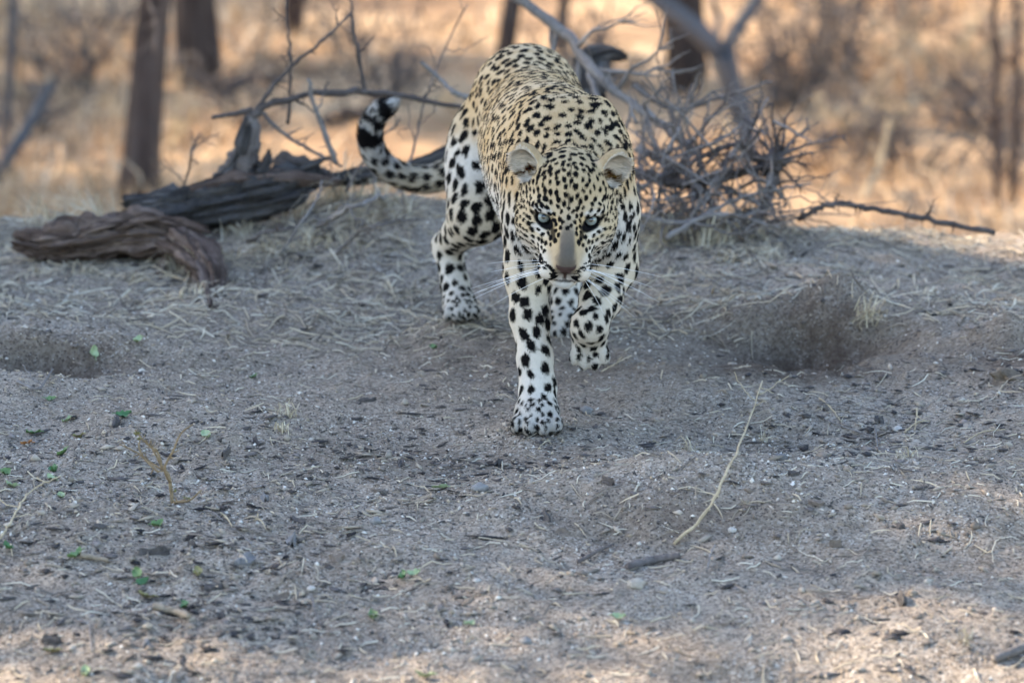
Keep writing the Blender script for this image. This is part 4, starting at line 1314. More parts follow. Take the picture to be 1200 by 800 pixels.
# the spiky cluster
thorny = bpy.data.objects.new('thorn_cluster', None); C.objects.link(thorny); cc = at(908, 188, 1.68); thorny.location = cc; bpy.context.view_layer.update()
tag(thorny, 'star of dark spiky thorn twigs at the end of the brush pile', 'thorn bush')
rs_ = np.random.default_rng(90)
link('knot', log_mesh('knot', [at(900, 205, 1.66), at(908, 188, 1.68), at(914, 172, 1.7)], [.016, .022, .010], 20, 14, .4, 9), M_dark, thorny)
for (px, py, dy) in ((905, 132, .0), (918, 146, -.05), (934, 160, .05), (972, 164, 0), (955, 176, -.1), (944, 192, 0), (932, 214, -.06), (900, 240, -.1), (882, 150, .05), (866, 166, 0), (858, 188, -.1),
                     (838, 182, .08), (880, 214, -.05), (925, 135, .1), (950, 150, .1), (918, 235, 0), (890, 130, .1), (846, 205, -.1)):
    e = at(908 + (px - 908) * 1.22, 188 + (py - 188) * 1.18, 1.68 + dy)
    mb = MB(); Q = wander(cc, e, 9, .07, rs_)
    mb.tube(Q, np.linspace(.0052, .0010, 9), 5)
    for _ in range(9):
        k = rs_.integers(2, 9)
        d = unit(unit(Q[k] - Q[k - 1]) * .6 + .9 * unit(rs_.standard_normal(3)))
        mb.tube(np.array([Q[k], Q[k] + d * .012, Q[k] + d * (.018 + .02 * rs_.random())]), [.0018, .0012, .0004], 4)
    link('twig', mb.mesh('twig'), M_dark if rs_.random() < .6 else M_twig, thorny)
# fine tangle that nobody could count
rs_ = np.random.default_rng(91)
mb = MB()
for _ in range(80):
    px = 735 + 195 * rs_.random(); top = 195 + 40 * abs(px - 815) / 95
    py = top + (285 - top) * rs_.random() ** .75
    Yq = 1.5 + .35 * rs_.random()
    a = at(px, py, Yq)
    a[2] = max(a[2], Hs(a[0], a[1]) + .005)
    ln = .08 + .24 * rs_.random()
    d = unit([rs_.normal(), rs_.normal() * .6, rs_.normal() * .55])
    b = a + d * ln; b[2] = max(b[2], Hs(b[0], b[1]) + .003)
    Q = wander(a, b, 7, .09, rs_)
    mb.tube(Q, np.linspace(.0018 + .002 * rs_.random(), .0008, 7), 4)
mb2 = MB()
for _ in range(60):
    px = 735 + 200 * rs_.random(); py = 285 - 145 * rs_.random() ** 1.4
    a = at(px, py, 1.5 + .3 * rs_.random()); a[2] = max(a[2], Hs(a[0], a[1]) + .005)
    b = a + unit([rs_.normal(), rs_.normal() * .5, rs_.normal() * .7]) * (.07 + .2 * rs_.random()); b[2] = max(b[2], Hs(b[0], b[1]) + .003)
    mb2.tube(wander(a, b, 7, .08, rs_), np.linspace(.0022 + .0025 * rs_.random(), .0009, 7), 4)
tag(link('bleached_twig_tangle', mb2.mesh('bleached_twig_tangle'), M_bleach), 'pale bleached twigs mixed through the brush pile', 'twigs', kind='stuff')
tangle = link('twig_tangle', mb.mesh('twig_tangle'), M_twig)
tag(tangle, 'fine grey twig tangle filling the brush pile', 'twigs', kind='stuff')
Yt = gp(1000, 284)[1]
dead_branch([at(935, 258, Yt - .05), at(958, 244, Yt - .05), at(985, 239, Yt - .05), at(1030, 247, Yt - .05), at(1090, 257, Yt - .05), at(1166, 273, Yt - .05)], .0065, .006, M_dark, 'dark thorn-studded stick lying on the crest right of the brush pile', 82, twigs=2, tlen=.05, thorns=34, sub=False, n=40)
wd = bpy.data.objects.new('dead_stump', None); C.objects.link(wd); wd.location = at(690, 150, 2.35); bpy.context.view_layer.update()
tag(wd, 'dark broken stump end behind the leopard back under the pale branch', 'stump')
link('trunk', log_mesh('trunk', [np.array([at(684, 150, 2.3)[0], 2.3, Hs(at(684, 150, 2.3)[0], 2.3) - .05]), at(688, 130, 2.31), at(690, 110, 2.32), at(694, 86, 2.33), at(700, 72, 2.35)], [.042, .036, .032, .034, .034], 30, 20, .3, 31), M_logdark, wd)
link('broken_top', log_mesh('broken_top', [at(674, 74, 2.33), at(694, 66, 2.33), at(715, 62, 2.34), at(733, 68, 2.35)], [.010, .022, .022, .008], 30, 18, .3, 32), M_logdark, wd)
link('broken_top', log_mesh('broken_top', [at(660, 96, 2.33), at(690, 92, 2.33), at(722, 84, 2.34)], [.008, .016, .006], 30, 16, .3, 34), M_logdark, wd)

# ------------------------------------------------------------------ shrubs and sticks on the plain behind
def shrub(px, py, hgt, rad, label, seed, mat, stems=16, group=None):
    b = gp(px, py)
    rs = np.random.default_rng(seed)
    o = bpy.data.objects.new('dry_shrub', None); C.objects.link(o); o.location = b; bpy.context.view_layer.update()
    tag(o, label, 'shrub', group)
    for i in range(stems):
        a = rs.random() * 6.28; q = rad * rs.random() ** .6
        e = b + np.array([math.cos(a) * q, math.sin(a) * q, hgt * (.55 + .5 * rs.random())])
        Q = wander(b + np.array([math.cos(a), math.sin(a), 0]) * q * .2, e, 9, .14, rs)
        mb = MB(); mb.tube(Q, np.linspace(.009, .002, 9), 5)
        for _ in range(8):
            k = rs.integers(2, 9)
            d = unit(unit(e - b) * .5 + unit(rs.standard_normal(3)))
            mb.tube(wander(Q[k], Q[k] + d * hgt * (.15 + .3 * rs.random()), 6, .14, rs), np.linspace(.005, .0015, 6), 4)
        link('stem', mb.mesh('stem'), mat, o)
    return o
shrub(925, 125, .62, .40, 'large dark twiggy shrub on the plain right of the forked tree', 101, M_twig, 26)
shrub(985, 95, .6, .35, 'twiggy shrub behind the large dark shrub', 102, M_twig, 16)
shrub(1075, 200, .35, .45, 'low dark shrub on the plain above the thorn-studded stick', 103, M_twig, 18)
shrub(1140, 150, .32, .40, 'dark shrub between low shrub and the photo edge saplings', 104, M_twig, 18)
shrub(1180, 215, .40, .30, 'brown shrub at the foot of the photo edge saplings', 105, M_twig, 14)
shrub(455, 120, .4, .4, 'blurred grey shrub behind the dark branch by the tail', 106, M_twig, 14)
shrub(90, 100, .4, .5, 'grey shrub far behind the leaning branch', 107, M_twig, 14)
shrub(300, 150, .35, .4, 'low blurred shrub behind the broken stub', 108, M_twig, 12)
shrub(690, 120, .5, .4, 'twiggy shrub behind the stump end', 109, M_twig, 14)
shrub(1050, 60, .5, .6, 'far shrub high up in the plain, right half of the frame', 110, M_twig, 14)
for k, (px, py, hh_, rr_, mt, lb) in enumerate(((560, 150, .22, .35, M_straw, 'straw coloured bushlet behind the tail tip'), (1010, 160, .25, .4, M_straw, 'straw coloured bushlet right of the large dark shrub'),
        (1110, 90, .3, .45, M_straw, 'straw coloured bushlet high on the plain at right'), (30, 150, .22, .4, M_twig, 'dark bushlet behind the leaning branch'), (200, 170, .2, .35, M_straw, 'straw coloured bushlet between dark tree and broken stub'),
        (410, 60, .3, .5, M_twig, 'dark far bushlet above the horizontal thorny branch'), (990, 200, .2, .35, M_twig, 'dark bushlet behind the tan slanting stick'), (1150, 60, .3, .5, M_twig, 'dark far bushlet near the top right corner'), (120, 40, .3, .5, M_twig, 'dark far bushlet left of the thick trunk'))):
    shrub(px, py, hh_, rr_, lb, 140 + k, mt, 12)
for k, (a_, b_2, lb) in enumerate((((20, 118), (110, 112), 'dark fallen branch on the plain left of the dark tree'), ((265, 112), (330, 104), 'dark fallen branch between the thick and slim trunks'), ((960, 176), (1060, 168), 'dark fallen branch below the straw bushlet at right'),
        ((1090, 108), (1180, 118), 'dark fallen branch behind the photo edge saplings'), ((620, 100), (760, 108), 'dark fallen branch behind the leopard back'), ((380, 150), (440, 146), 'dark fallen branch behind the tail'))):
    p_, q_ = gp(*a_), gp(*b_2)
    p_[2] += .03; q_[2] += .03
    dead_branch([p_, (p_ + q_) / 2 + [0, .1, .02], q_], .035, .018, M_dark, lb, 160 + k, twigs=7, tlen=.35, up=.6)
for (px, py, px1, h, lb, sd) in ((1168, 245, 1160, 2.6, 'thin brown sapling, left one of two at the photo edge', 111), (1188, 240, 1186, 2.8, 'thin brown sapling nearest the right photo edge', 112)):
    b, t = up_from(px, py, px1, h)
    dead_branch([b, b + (t - b) * .35 + [.02, 0, 0], b + (t - b) * .7 - [.02, 0, 0], t], .015, .006, M_bark, lb, sd, name='sapling', cat='sapling', twigs=9, tlen=.35)
for (p0, p1, r, mt, lb, sd) in (((1012, 235), (1042, 140), .016, M_straw, 'tan slanting stick on the plain above the thorn-studded stick', 121),
                            ((832, 190), (868, 92), .020, M_straw, 'pale sunlit stick leaning beside the forked tree', 122),
                            ((1085, 120), (1140, 122), .016, M_straw, 'short pale stick lying on the plain at right', 123),
                            ((795, 92), (832, 104), .022, M_straw, 'bright sunlit stub lying in front of the dark trunk', 124)):
    b = gp(*p0); e = at(p1[0], p1[1], b[1] + .1)
    dead_branch([b, b * .5 + e * .5 + [.02, 0, .0], e], r, r * .55, mt, lb, sd, name='dead_stick', cat='stick', twigs=1, tlen=.12, sub=False)

# ------------------------------------------------------------------ dry grass of the plain
rs_ = np.random.default_rng(131)
NG = 90000
gy_ = 3.2 + 30 * rs_.random(NG * 2) ** 1.5
gx_ = (rs_.random(NG * 2) * 2 - 1) * (1.6 + .20 * (gy_ + 7))
den = fbm2(gx_, gy_, .75, 3, 21)
keepg = rs_.random(NG * 2) < sstep(.42, .60, den) * .97 + .03
gx_, gy_ = gx_[keepg][:NG], gy_[keepg][:NG]
n_ = len(gx_)
gz_ = H(gx_, gy_)
hh_ = (.06 + .22 * rs_.random(n_) ** 1.8) * (.55 + .9 * vnoise2(gx_, gy_, .6, 5))
base_ = np.stack([gx_, gy_, gz_ - .01], 1)
dr = rs_.standard_normal((n_, 3)) * np.array([.55, .55, .15]) + np.array([0, 0, 1.0]); dr /= np.linalg.norm(dr, axis=1)[:, None]
sd_ = np.cross(dr, rs_.standard_normal((n_, 3))); sd_ /= np.linalg.norm(sd_, axis=1)[:, None]
wd_ = (.0025 + .0035 * rs_.random((n_, 1))) * (1 + .03 * gy_[:, None])
mid_ = base_ + dr * hh_[:, None] * .55
tip_ = base_ + dr * hh_[:, None] + rs_.standard_normal((n_, 3)) * hh_[:, None] * .22 - np.array([0, 0, 1]) * hh_[:, None] * .1
GVt = np.stack([base_ - sd_ * wd_, base_ + sd_ * wd_, mid_ + sd_ * wd_ * .8, mid_ - sd_ * wd_ * .8, tip_], 1).reshape(-1, 3)
k5 = np.arange(n_)[:, None] * 5
gr_me = mesh_from('dry_grass', GVt, [k5 + np.array([[0, 1, 2, 3]]), k5 + np.array([[3, 2, 4]])], False)
pal = np.array([[.56, .37, .20], [.64, .44, .26], [.46, .29, .15], [.66, .49, .32], [.34, .22, .13]])
vcol(gr_me, np.repeat(pal[rs_.integers(0, 5, n_)] * (.85 + .3 * rs_.random((n_, 1))), 5, 0))
grass_m = NT('dry_grass', .75, .25); grass_m.color(grass_m.attr())
tag(link('dry_grass', gr_me, grass_m.m), 'sunlit dry straw grass covering the plain behind the mound', 'grass', kind='stuff')
# the same grass goes on to both sides
rs_ = np.random.default_rng(132)
NS = 70000
sy_ = 2.6 + 34 * rs_.random(NS * 3) ** 1.2
sx_ = (rs_.random(NS * 3) * 2 - 1) * (7.5 + .35 * (sy_ + 7))
kk = (rs_.random(NS * 3) < sstep(.40, .60, fbm2(sx_, sy_, .75, 3, 21)) * .97 + .03) & (np.abs(sx_) > 1.5 + .18 * (sy_ + 7)) & (sy_ > 3.2)
sx_, sy_ = sx_[kk][:NS], sy_[kk][:NS]
n_ = len(sx_)
hh_ = (.07 + .26 * rs_.random(n_) ** 1.8)
base_ = np.stack([sx_, sy_, H(sx_, sy_) - .01], 1)
dr = rs_.standard_normal((n_, 3)) * np.array([.55, .55, .15]) + np.array([0, 0, 1.0]); dr /= np.linalg.norm(dr, axis=1)[:, None]
sd_ = np.cross(dr, rs_.standard_normal((n_, 3))); sd_ /= np.linalg.norm(sd_, axis=1)[:, None]
wd_ = .004 + .005 * rs_.random((n_, 1))
mid_ = base_ + dr * hh_[:, None] * .55
tip_ = base_ + dr * hh_[:, None] + rs_.standard_normal((n_, 3)) * hh_[:, None] * .22
GVt = np.stack([base_ - sd_ * wd_, base_ + sd_ * wd_, mid_ + sd_ * wd_ * .8, mid_ - sd_ * wd_ * .8, tip_], 1).reshape(-1, 3)
k5 = np.arange(n_)[:, None] * 5
gs_me = mesh_from('side_grass', GVt, [k5 + np.array([[0, 1, 2, 3]]), k5 + np.array([[3, 2, 4]])], False)
vcol(gs_me, np.repeat(pal[rs_.integers(0, 5, n_)] * (.85 + .3 * rs_.random((n_, 1))), 5, 0))
tag(link('dry_grass', gs_me, grass_m.m), 'dry straw grass of the plain beyond both photo edges', 'grass', kind='stuff')
print('background', round(time.time() - T0, 1))
# ------------------------------------------------------------------ litter on the mound
rs_ = np.random.default_rng(201)
def scatter(n, seed, clump=3.0, lo_=.35, hi_=.65, floor=.2, yr=(-1.65, 2.0)):
    r = np.random.default_rng(seed)
    m = n * 4
    y = yr[0] + (yr[1] - yr[0]) * r.random(m)
    x = (r.random(m) * 2 - 1) * (.133 * (y + 7) + .10)
    if SIDE[0]: x = np.sign(x) * (.133 * (y + 7) + .10 + 2.2 * r.random(m) ** 1.3)
    k = r.random(m) < (floor + (1 - floor) * sstep(lo_, hi_, fbm2(x, y, clump, 3, seed))) * (1 - .85 * np.exp(-((x - .585) / .23) ** 4 - ((y - .72) / .22) ** 4))
    x, y = x[k][:n], y[k][:n]
    return x, y, H(x, y)
SIDE = [False]
OCT = np.array([[1, 0, 0], [-1, 0, 0], [0, 1, 0], [0, -1, 0], [0, 0, 1], [0, 0, -1]], float)
OF = np.array([[0, 2, 4], [2, 1, 4], [1, 3, 4], [3, 0, 4], [2, 0, 5], [1, 2, 5], [3, 1, 5], [0, 3, 5]])
def chips(name, n, seed, size, squash, pal, mat, label, cat, clump=3.0, floor=.2, power=2.0, elong=1.5):
    x, y, z = scatter(n, seed, clump, floor=floor)
    r = np.random.default_rng(seed + 1); n = len(x)
    s = size[0] + (size[1] - size[0]) * r.random(n) ** power
    a = r.random(n) * 6.28; ca, sa = np.cos(a), np.sin(a)
    L = OCT[None] * (1 + .35 * r.standard_normal((n, 6, 1))) * np.stack([s * (1 + (elong - 1) * r.random(n)), s * (.6 + .4 * r.random(n)), s * squash * (.6 + .8 * r.random(n))], 1)[:, None, :]
    til = (.5 if squash > .4 else .14) * r.standard_normal((n, 2))
    L[:, :, 2] += L[:, :, 0] * til[:, :1] * .5 + L[:, :, 1] * til[:, 1:] * .5
    V = np.stack([L[:, :, 0] * ca[:, None] - L[:, :, 1] * sa[:, None] + x[:, None], L[:, :, 0] * sa[:, None] + L[:, :, 1] * ca[:, None] + y[:, None], L[:, :, 2] + z[:, None] + (s * squash * .35)[:, None]], -1)
    me = mesh_from(name, V.reshape(-1, 3), (np.arange(n)[:, None, None] * 6 + OF[None]).reshape(-1, 3), False)
    pal = np.asarray(pal)
    vcol(me, np.repeat(pal[r.integers(0, len(pal), n)] * (.75 + .5 * r.random((n, 1))), 6, 0))
    return tag(link(name, me, mat), label, cat, kind='stuff')
lit_m = NT('ground_litter', .95, .05); lit_m.color(lit_m.attr())
lit_m.normal(lit_m.bump(lit_m.noise(lit_m.coord(), 400, 3), .4, .002))
chips('gravel', 30000, 211, (.0010, .0042), .75, [[.44, .37, .30], [.33, .275, .22], [.58, .52, .44], [.20, .165, .135], [.09, .08, .072], [.38, .30, .21]], lit_m.m, 'fine sandy grit and tiny pebbles strewn over the mound', 'gravel', 2.2, .14, 3.2)
chips('soil_crumbs', 2600, 214, (.003, .010), .55, [[.28, .23, .175], [.36, .30, .235], [.22, .175, .135]], lit_m.m, 'loose crumbs of soil scattered on the mound', 'soil crumbs', 3.3, .15, 2.6)
chips('bark_litter', 2600, 217, (.003, .012), .20, [[.075, .064, .058], [.11, .092, .082], [.045, .040, .038], [.18, .15, .13]], lit_m.m, 'small dark bark flakes strewn over the mound', 'bark litter', 2.6, .08, 2.0, 2.6)
# heaps where the litter has gathered
def heap(name, n, cx, cy, sx, sy, seed, size, pal, label, elong=3.0, squash=.22):
    global scatter
    old = scatter
    def scatter(n_, seed_, clump=3.0, lo_=.35, hi_=.65, floor=.2, yr=None):
        r = np.random.default_rng(seed_)
        x = cx + sx * r.standard_normal(n_); y = cy + sy * r.standard_normal(n_)
        return x, y, H(x, y) + .004 * r.random(n_)
    o = chips(name, n, seed, size, squash, pal, lit_m.m, label, 'bark litter', elong=elong)
    scatter = old
    return o
_dk = [[.06, .05, .045], [.10, .083, .07], [.035, .031, .03], [.17, .14, .115], [.30, .245, .18]]
for k, (px, py, sx, sy, n_, lb) in enumerate(((285, 650, .060, .090, 420, 'heap of bark and grass debris right below the seedling'), (215, 725, .070, .080, 300, 'scatter of bark crumbs in the lower left sand'),
        (540, 545, .085, .090, 420, 'dark bark crumbs trampled left of the planted forepaw'), (390, 560, .11, .10, 260, 'loose dark flakes on the sand right of the seedling'), (1030, 490, .10, .06, 220, 'dark crumbs gathered in front of the hollow'),
        (330, 330, .12, .10, 260, 'bark crumbs spread between the logs and the hind paw'), (640, 690, .16, .10, 200, 'sparse bark crumbs in the middle foreground'), (120, 640, .12, .10, 160, 'bark crumbs around the long dark splinter'), (820, 300, .12, .07, 260, 'bark crumbs at the foot of the brush pile'))):
    p_ = gp(px, py)
    heap('bark_debris', int(n_ * .9), p_[0], p_[1], sx * 1.7, sy * 1.7, 240 + k * 3, (.0015, .0085), _dk, lb)
def straws(name, n, seed, ln, label, flat=True, pal=None, yr=(-1.65, 2.0), floor=.12, clump=2.2, width=.0011):
    x, y, z = scatter(n, seed, clump, floor=floor, yr=yr)
    r = np.random.default_rng(seed + 1); n = len(x)
    a = r.random(n) * 6.28
    L = ln[0] + (ln[1] - ln[0]) * r.random(n) ** 2.2
    d = np.stack([np.cos(a), np.sin(a), .0 * a], 1)
    e = np.stack([-np.sin(a), np.cos(a), 0 * a], 1)
    bend = r.standard_normal(n) * .10
    P = []
    for t in (-.5, -.17, .17, .5):
        q = np.stack([x, y], 1) + d[:, :2] * (L * t)[:, None] + e[:, :2] * (bend * L * (t * t * 4 - .5) * .5)[:, None]
        zz = H(q[:, 0], q[:, 1]) + .0015 + np.abs(t - .5) * L * .16 * (r.random(n) < .35)
        P.append(np.concatenate([q, zz[:, None]], 1))
    w = width * (.6 + .9 * r.random(n))[:, None]
    up = np.array([0, 0, 1.0]) * w * .9
    V = []
    for i, p in enumerate(P):
        k = (1, .95, .8, .35)[i]
        V += [p - e * w * k, p + e * w * k, p + up * 1.5 * k]
    V = np.stack(V, 1)
    F = []
    for i in range(3):
        for j in range(3):
            F.append([i * 3 + j, i * 3 + (j + 1) % 3, i * 3 + 3 + (j + 1) % 3, i * 3 + 3 + j])
    me = mesh_from(name, V.reshape(-1, 3), (np.arange(n)[:, None, None] * 12 + np.array(F)[None]).reshape(-1, 4), False)
    pal = np.asarray(pal if pal is not None else [[.48, .39, .27], [.38, .31, .22], [.54, .47, .36], [.28, .225, .165], [.17, .14, .115]])
    vcol(me, np.repeat(pal[r.integers(0, len(pal), n)] * (.8 + .4 * r.random((n, 1))), 12, 0))
    return tag(link(name, me, lit_m.m), label, 'straw', kind='stuff')
straws('straw_litter', 5000, 221, (.006, .055), 'short broken bits of dry straw lying on the mound')
straws('dead_grass_litter', 4200, 224, (.03, .12), 'long dry grass stems matted along the crest of the mound', yr=(.75, 2.1), floor=.3, width=.0014)

SIDE[0] = True                                       # the litter thins out beyond the photo edges
chips('gravel', 12000, 261, (.0012, .0050), .75, [[.44, .37, .30], [.33, .275, .22], [.20, .165, .135], [.09, .08, .072]], lit_m.m, 'grit on the mound beyond the photo edges', 'gravel', 2.2, .2, 3.0)
chips('bark_litter', 1800, 264, (.003, .012), .20, [[.075, .064, .058], [.11, .092, .082], [.18, .15, .13]], lit_m.m, 'bark flakes on the mound beyond the photo edges', 'bark litter', 2.6, .1, 2.0, 2.6)
straws('straw_litter', 3200, 267, (.01, .08), 'straw bits on the mound beyond the photo edges')
SIDE[0] = False
# single stems, chips, stones and leaves one can point at
def on(px, py, dz=0.0):
    p = gp(px, py); p[2] = Hs(p[0], p[1]) + dz; return p
def normal_at(x, y, e=.02):
    return unit([-(Hs(x + e, y) - Hs(x - e, y)) / (2 * e), -(Hs(x, y + e) - Hs(x, y - e)) / (2 * e), 1])
leafmats = []
for nm, c1, c2 in (('green', (.085, .15, .045), (.13, .20, .065)), ('pale_green', (.25, .31, .15), (.34, .39, .21)), ('dark_green', (.035, .10, .03), (.07, .16, .05)), ('olive', (.16, .15, .05), (.24, .20, .07)), ('orange', (.34, .13, .04), (.42, .2, .07))):
    m = NT('fallen_leaf_' + nm, .5, .4); m.color(m.ramp(m.noise(m.coord(), 90, 3), [(.35, c1), (.65, c2)]))
    m.normal(m.bump(m.noise(m.coord(), 160, 2), .3, .002))
    leafmats.append(m.m)
def leaf_obj(p, ln, rz, mat, label, group, curl, seed, tilt=.2):
    r = np.random.default_rng(seed)
    nu, nv = 9, 5
    V, F = [], []
    for i in range(nu):
        t = i / (nu - 1)
        w = ln * .30 * math.sin(math.pi * min(1, t ** .8 * .96 + .03)) ** .8 + ln * .012
        for j in range(nv):
            s = j / (nv - 1) * 2 - 1
            V.append(((t - .5) * ln, s * w, curl * ln * ((t - .5) ** 2 * 1.6 + (abs(s) ** 1.5) * .35 - .15) + .0012 * r.standard_normal()))
    for i in range(nu - 1):
        for j in range(nv - 1):
            a = i * nv + j
            F.append((a, a + nv, a + nv + 1, a + 1))
    V = np.array(V)
    n0 = len(V)
    V = np.vstack([V, V - [0, 0, .0007]])
    F += [tuple(n0 + k for k in f[::-1]) for f in list(F)]
    sV, sF = tube(np.array([[-.5 * ln, 0, V[2, 2]], [-.62 * ln, .01 * ln, V[2, 2] + .001], [-.74 * ln, .03 * ln, V[2, 2]]]), [.0009, .0008, .0007], 4)
    F += [tuple(k + len(V) for k in f) for f in sF]; V = np.vstack([V, sV])
    me = mesh_from('fallen_leaf', V, F)
    o = link('fallen_leaf', me, mat)
    n = Vector(normal_at(p[0], p[1]))
    o.rotation_euler = (n.to_track_quat('Z', 'Y').to_matrix() @ Matrix.Rotation(rz, 3, 'Z') @ Matrix.Rotation(tilt, 3, 'X')).to_euler()
    o.location = Vector(p) + Vector((0, 0, .15 * curl * ln + abs(math.sin(tilt)) * ln * .22 + .002))
    return tag(o, label, 'leaf', group)
LV = [(59, 469, 0, 'large green leaf lying below the pit by the left edge'), (110, 417, 1, 'pale green leaf on the slope above the pit rim'), (161, 402, 1, 'small pale leaf farthest up the slope at left'),
      (78, 495, 1, 'thin pale leaf just below the large green leaf'), (145, 489, 2, 'dark green leaf lying above the dark bark strip'), (39, 509, 0, 'bluish green leaf lying above the orange leaf'),
      (31, 522, 4, 'single orange brown leaf among the green leaves'), (73, 533, 0, 'upright curled green leaf below the orange leaf'), (63, 553, 2, 'dark green leaf above the thin pale pair at left'),
      (61, 563, 1, 'light green leaf just under the dark green leaf at left'), (92, 513, 3, 'olive leaf right of the bluish green leaf'), (6, 557, 0, 'green leaf cut by the photo edge, upper of two'),
      (13, 571, 1, 'pale leaf near the photo edge above the bare twig'), (72, 584, 1, 'faint green leaf beside the bare twig at left'), (242, 512, 1, 'pale green leaf right of the bare seedling top'),
      (184, 617, 0, 'small green leaf just below the bare seedling'), (9, 644, 2, 'dark green leaf at the foot of the bare twig, photo edge'), (88, 654, 0, 'bright green leaf at the end of a pale stick'),
      (162, 677, 0, 'green leaf folded over dark chips left of the debris heap'), (167, 684, 2, 'dark leaf tucked under the folded green leaf'), (296, 443, 0, 'green leaf alone on the open sand left of the leopard'),
      (515, 574, 1, 'pale leaf alone on the sand below the planted forepaw'), (472, 679, 2, 'dark green curled leaf of the pair in the foreground middle'), (485, 675, 1, 'light green leaf of the pair in the foreground middle'),
      (437, 725, 0, 'small green leaf below the leaf pair'), (550, 734, 1, 'whitish leaf right of the small green leaf in the foreground'), (217, 712, 2, 'green leaf on the debris heap beside a pale stick'),
      (171, 701, 3, 'olive leaf left of the debris heap'), (60, 765, 3, 'yellow green leaf beside the dark chip at lower left'), (101, 791, 1, 'pale leaf at the bottom edge, left'),
      (509, 409, 0, 'green leaf on the sand under the hind paw'), (497, 795, 1, 'pale leaf at the bottom edge near the middle'), (232, 674, 3, 'tiny olive leaf right of the folded green leaf'),
      (725, 725, 1, 'whitish leaf below the pale clod in the foreground')]
for i, (px, py, m, lb) in enumerate(LV):
    leaf_obj(on(px, py), .020 + .010 * ((i * 37) % 10) / 10, (i * 1.7) % 6.28, leafmats[m], lb, 'fallen leaves on the sand', .25 + .3 * ((i * 13) % 7) / 7, i, .15 + .35 * ((i * 29) % 5) / 5)

def chip_obj(p, L, W, T, rz, mat, label, group, seed, name='bark_chip', cat='bark chip'):
    """A splintered flake of bark: ragged outline, curved across, layered edge."""
    r = np.random.default_rng(seed)
    nu, nv = 12, 5
    top, bot = [], []
    ph = r.random(4) * 6.28; colz = r.standard_normal(nv) * T * .45; e0 = r.random(nv) * .22; e1 = r.random(nv) * .22
    for i in range(nu):
        t = i / (nu - 1)
        w = W * (.45 + .55 * math.sin(math.pi * (.05 + .9 * t)) ** .6) * (1 + .16 * math.sin(5 * t + ph[0]) + .08 * math.sin(13 * t + ph[1]))
        sk = .12 * W * math.sin(3.5 * t + ph[2])
        for j in range(nv):
            s = j / (nv - 1) * 2 - 1
            xx = (t * (1 - e0[j] - e1[j]) + e0[j] - .5) * L
            zz = T * (.9 - .9 * s * s) + colz[j] + T * .25 * math.sin(7 * t + ph[3] + j)
            top.append((xx, s * w * .5 + sk, zz + T * .4)); bot.append((xx, s * w * .47 + sk, zz - T * .8))
    V = np.array(top + bot); n0 = nu * nv
    F = []
    for i in range(nu - 1):
        for j in range(nv - 1):
            a = i * nv + j
            F.append((a, a + nv, a + nv + 1, a + 1)); F.append((n0 + a, n0 + a + 1, n0 + a + nv + 1, n0 + a + nv))
    rim = [i * nv for i in range(nu)] + [(nu - 1) * nv + j for j in range(1, nv)] + [i * nv + nv - 1 for i in range(nu - 2, -1, -1)] + [j for j in range(nv - 2, 0, -1)]
    for a, b in zip(rim, rim[1:] + rim[:1]): F.append((b, a, n0 + a, n0 + b))
    me = mesh_from(name, V, F, False)
    o = link(name, me, mat)
    n = Vector(normal_at(p[0], p[1], .03))
    o.rotation_euler = (n.to_track_quat('Z', 'Y').to_matrix() @ Matrix.Rotation(rz, 3, 'Z') @ Matrix.Rotation(.12 * r.standard_normal(), 3, 'Y')).to_euler()
    o.location = Vector(p) + Vector((0, 0, T * .05))
    return tag(o, label, cat, group)
CH = [(115, 617, .028, .5, 'thick dark chip on the sand left of the seedling', 0), (180, 648, .055, .22, 'long dark splinter below the seedling', 0), (135, 499, .050, .25, 'dark bark strip on the slope above the seedling', 0),
      (342, 633, .050, .34, 'large grey brown bark slab right of the debris heap', 1), (350, 612, .042, .3, 'dark ridge of bark above the large grey slab', 0), (287, 657, .046, .4, 'broad grey bark flake in the debris heap', 1),
      (60, 752, .034, .6, 'square dark chip near the lower left corner', 0), (172, 757, .035, .5, 'grey bark flake at the bottom left of the debris', 1), (195, 718, .045, .3, 'pale brown bark piece lying on the debris', 2),
      (262, 722, .040, .6, 'dark curled bark chunk at the bottom of the debris', 0), (265, 532, .034, .3, 'thin dark bark flake above the debris heap', 0), (712, 566, .050, .22, 'dark splintered stick below the raised forepaw', 0),
      (1055, 618, .024, .5, 'small black chip on the right-hand slope', 0), (1057, 702, .045, .4, 'dark crumbled bark in the lower right sand', 0), (915, 536, .026, .6, 'grey blue flat chip beside the curved twig', 1),
      (957, 590, .032, .5, 'brown lumpy chip on the right-hand hump', 2), (930, 556, .022, .5, 'dark chip below the grey blue flat chip', 0), (640, 608, .045, .3, 'scattered dark flake below the planted forepaw', 0),
      (300, 520, .036, .25, 'dark bark strip under the dry tuft', 0), (470, 545, .040, .35, 'dark flake on trampled soil left of the forepaw', 0), (430, 470, .036, .3, 'dark flake midway between seedling and leopard', 0),
      (395, 655, .030, .5, 'brown chip right of the large grey slab', 2), (660, 625, .030, .4, 'flat brown chip in the middle foreground', 2), (585, 545, .030, .4, 'dark chip left of the lone pale leaf', 0),
      (1030, 494, .026, .7, 'black crumb of wood in front of the hollow', 0), (980, 640, .022, .5, 'small brown chip on the bare right slope', 2), (310, 585, .026, .5, 'grey chip right of the seedling base', 1), (225, 640, .024, .5, 'dark chip between long splinter and debris', 0),
      (250, 690, .034, .4, 'dark chip in the upper debris heap', 0), (330, 700, .028, .4, 'brown chip beside the pale pebble', 2)]
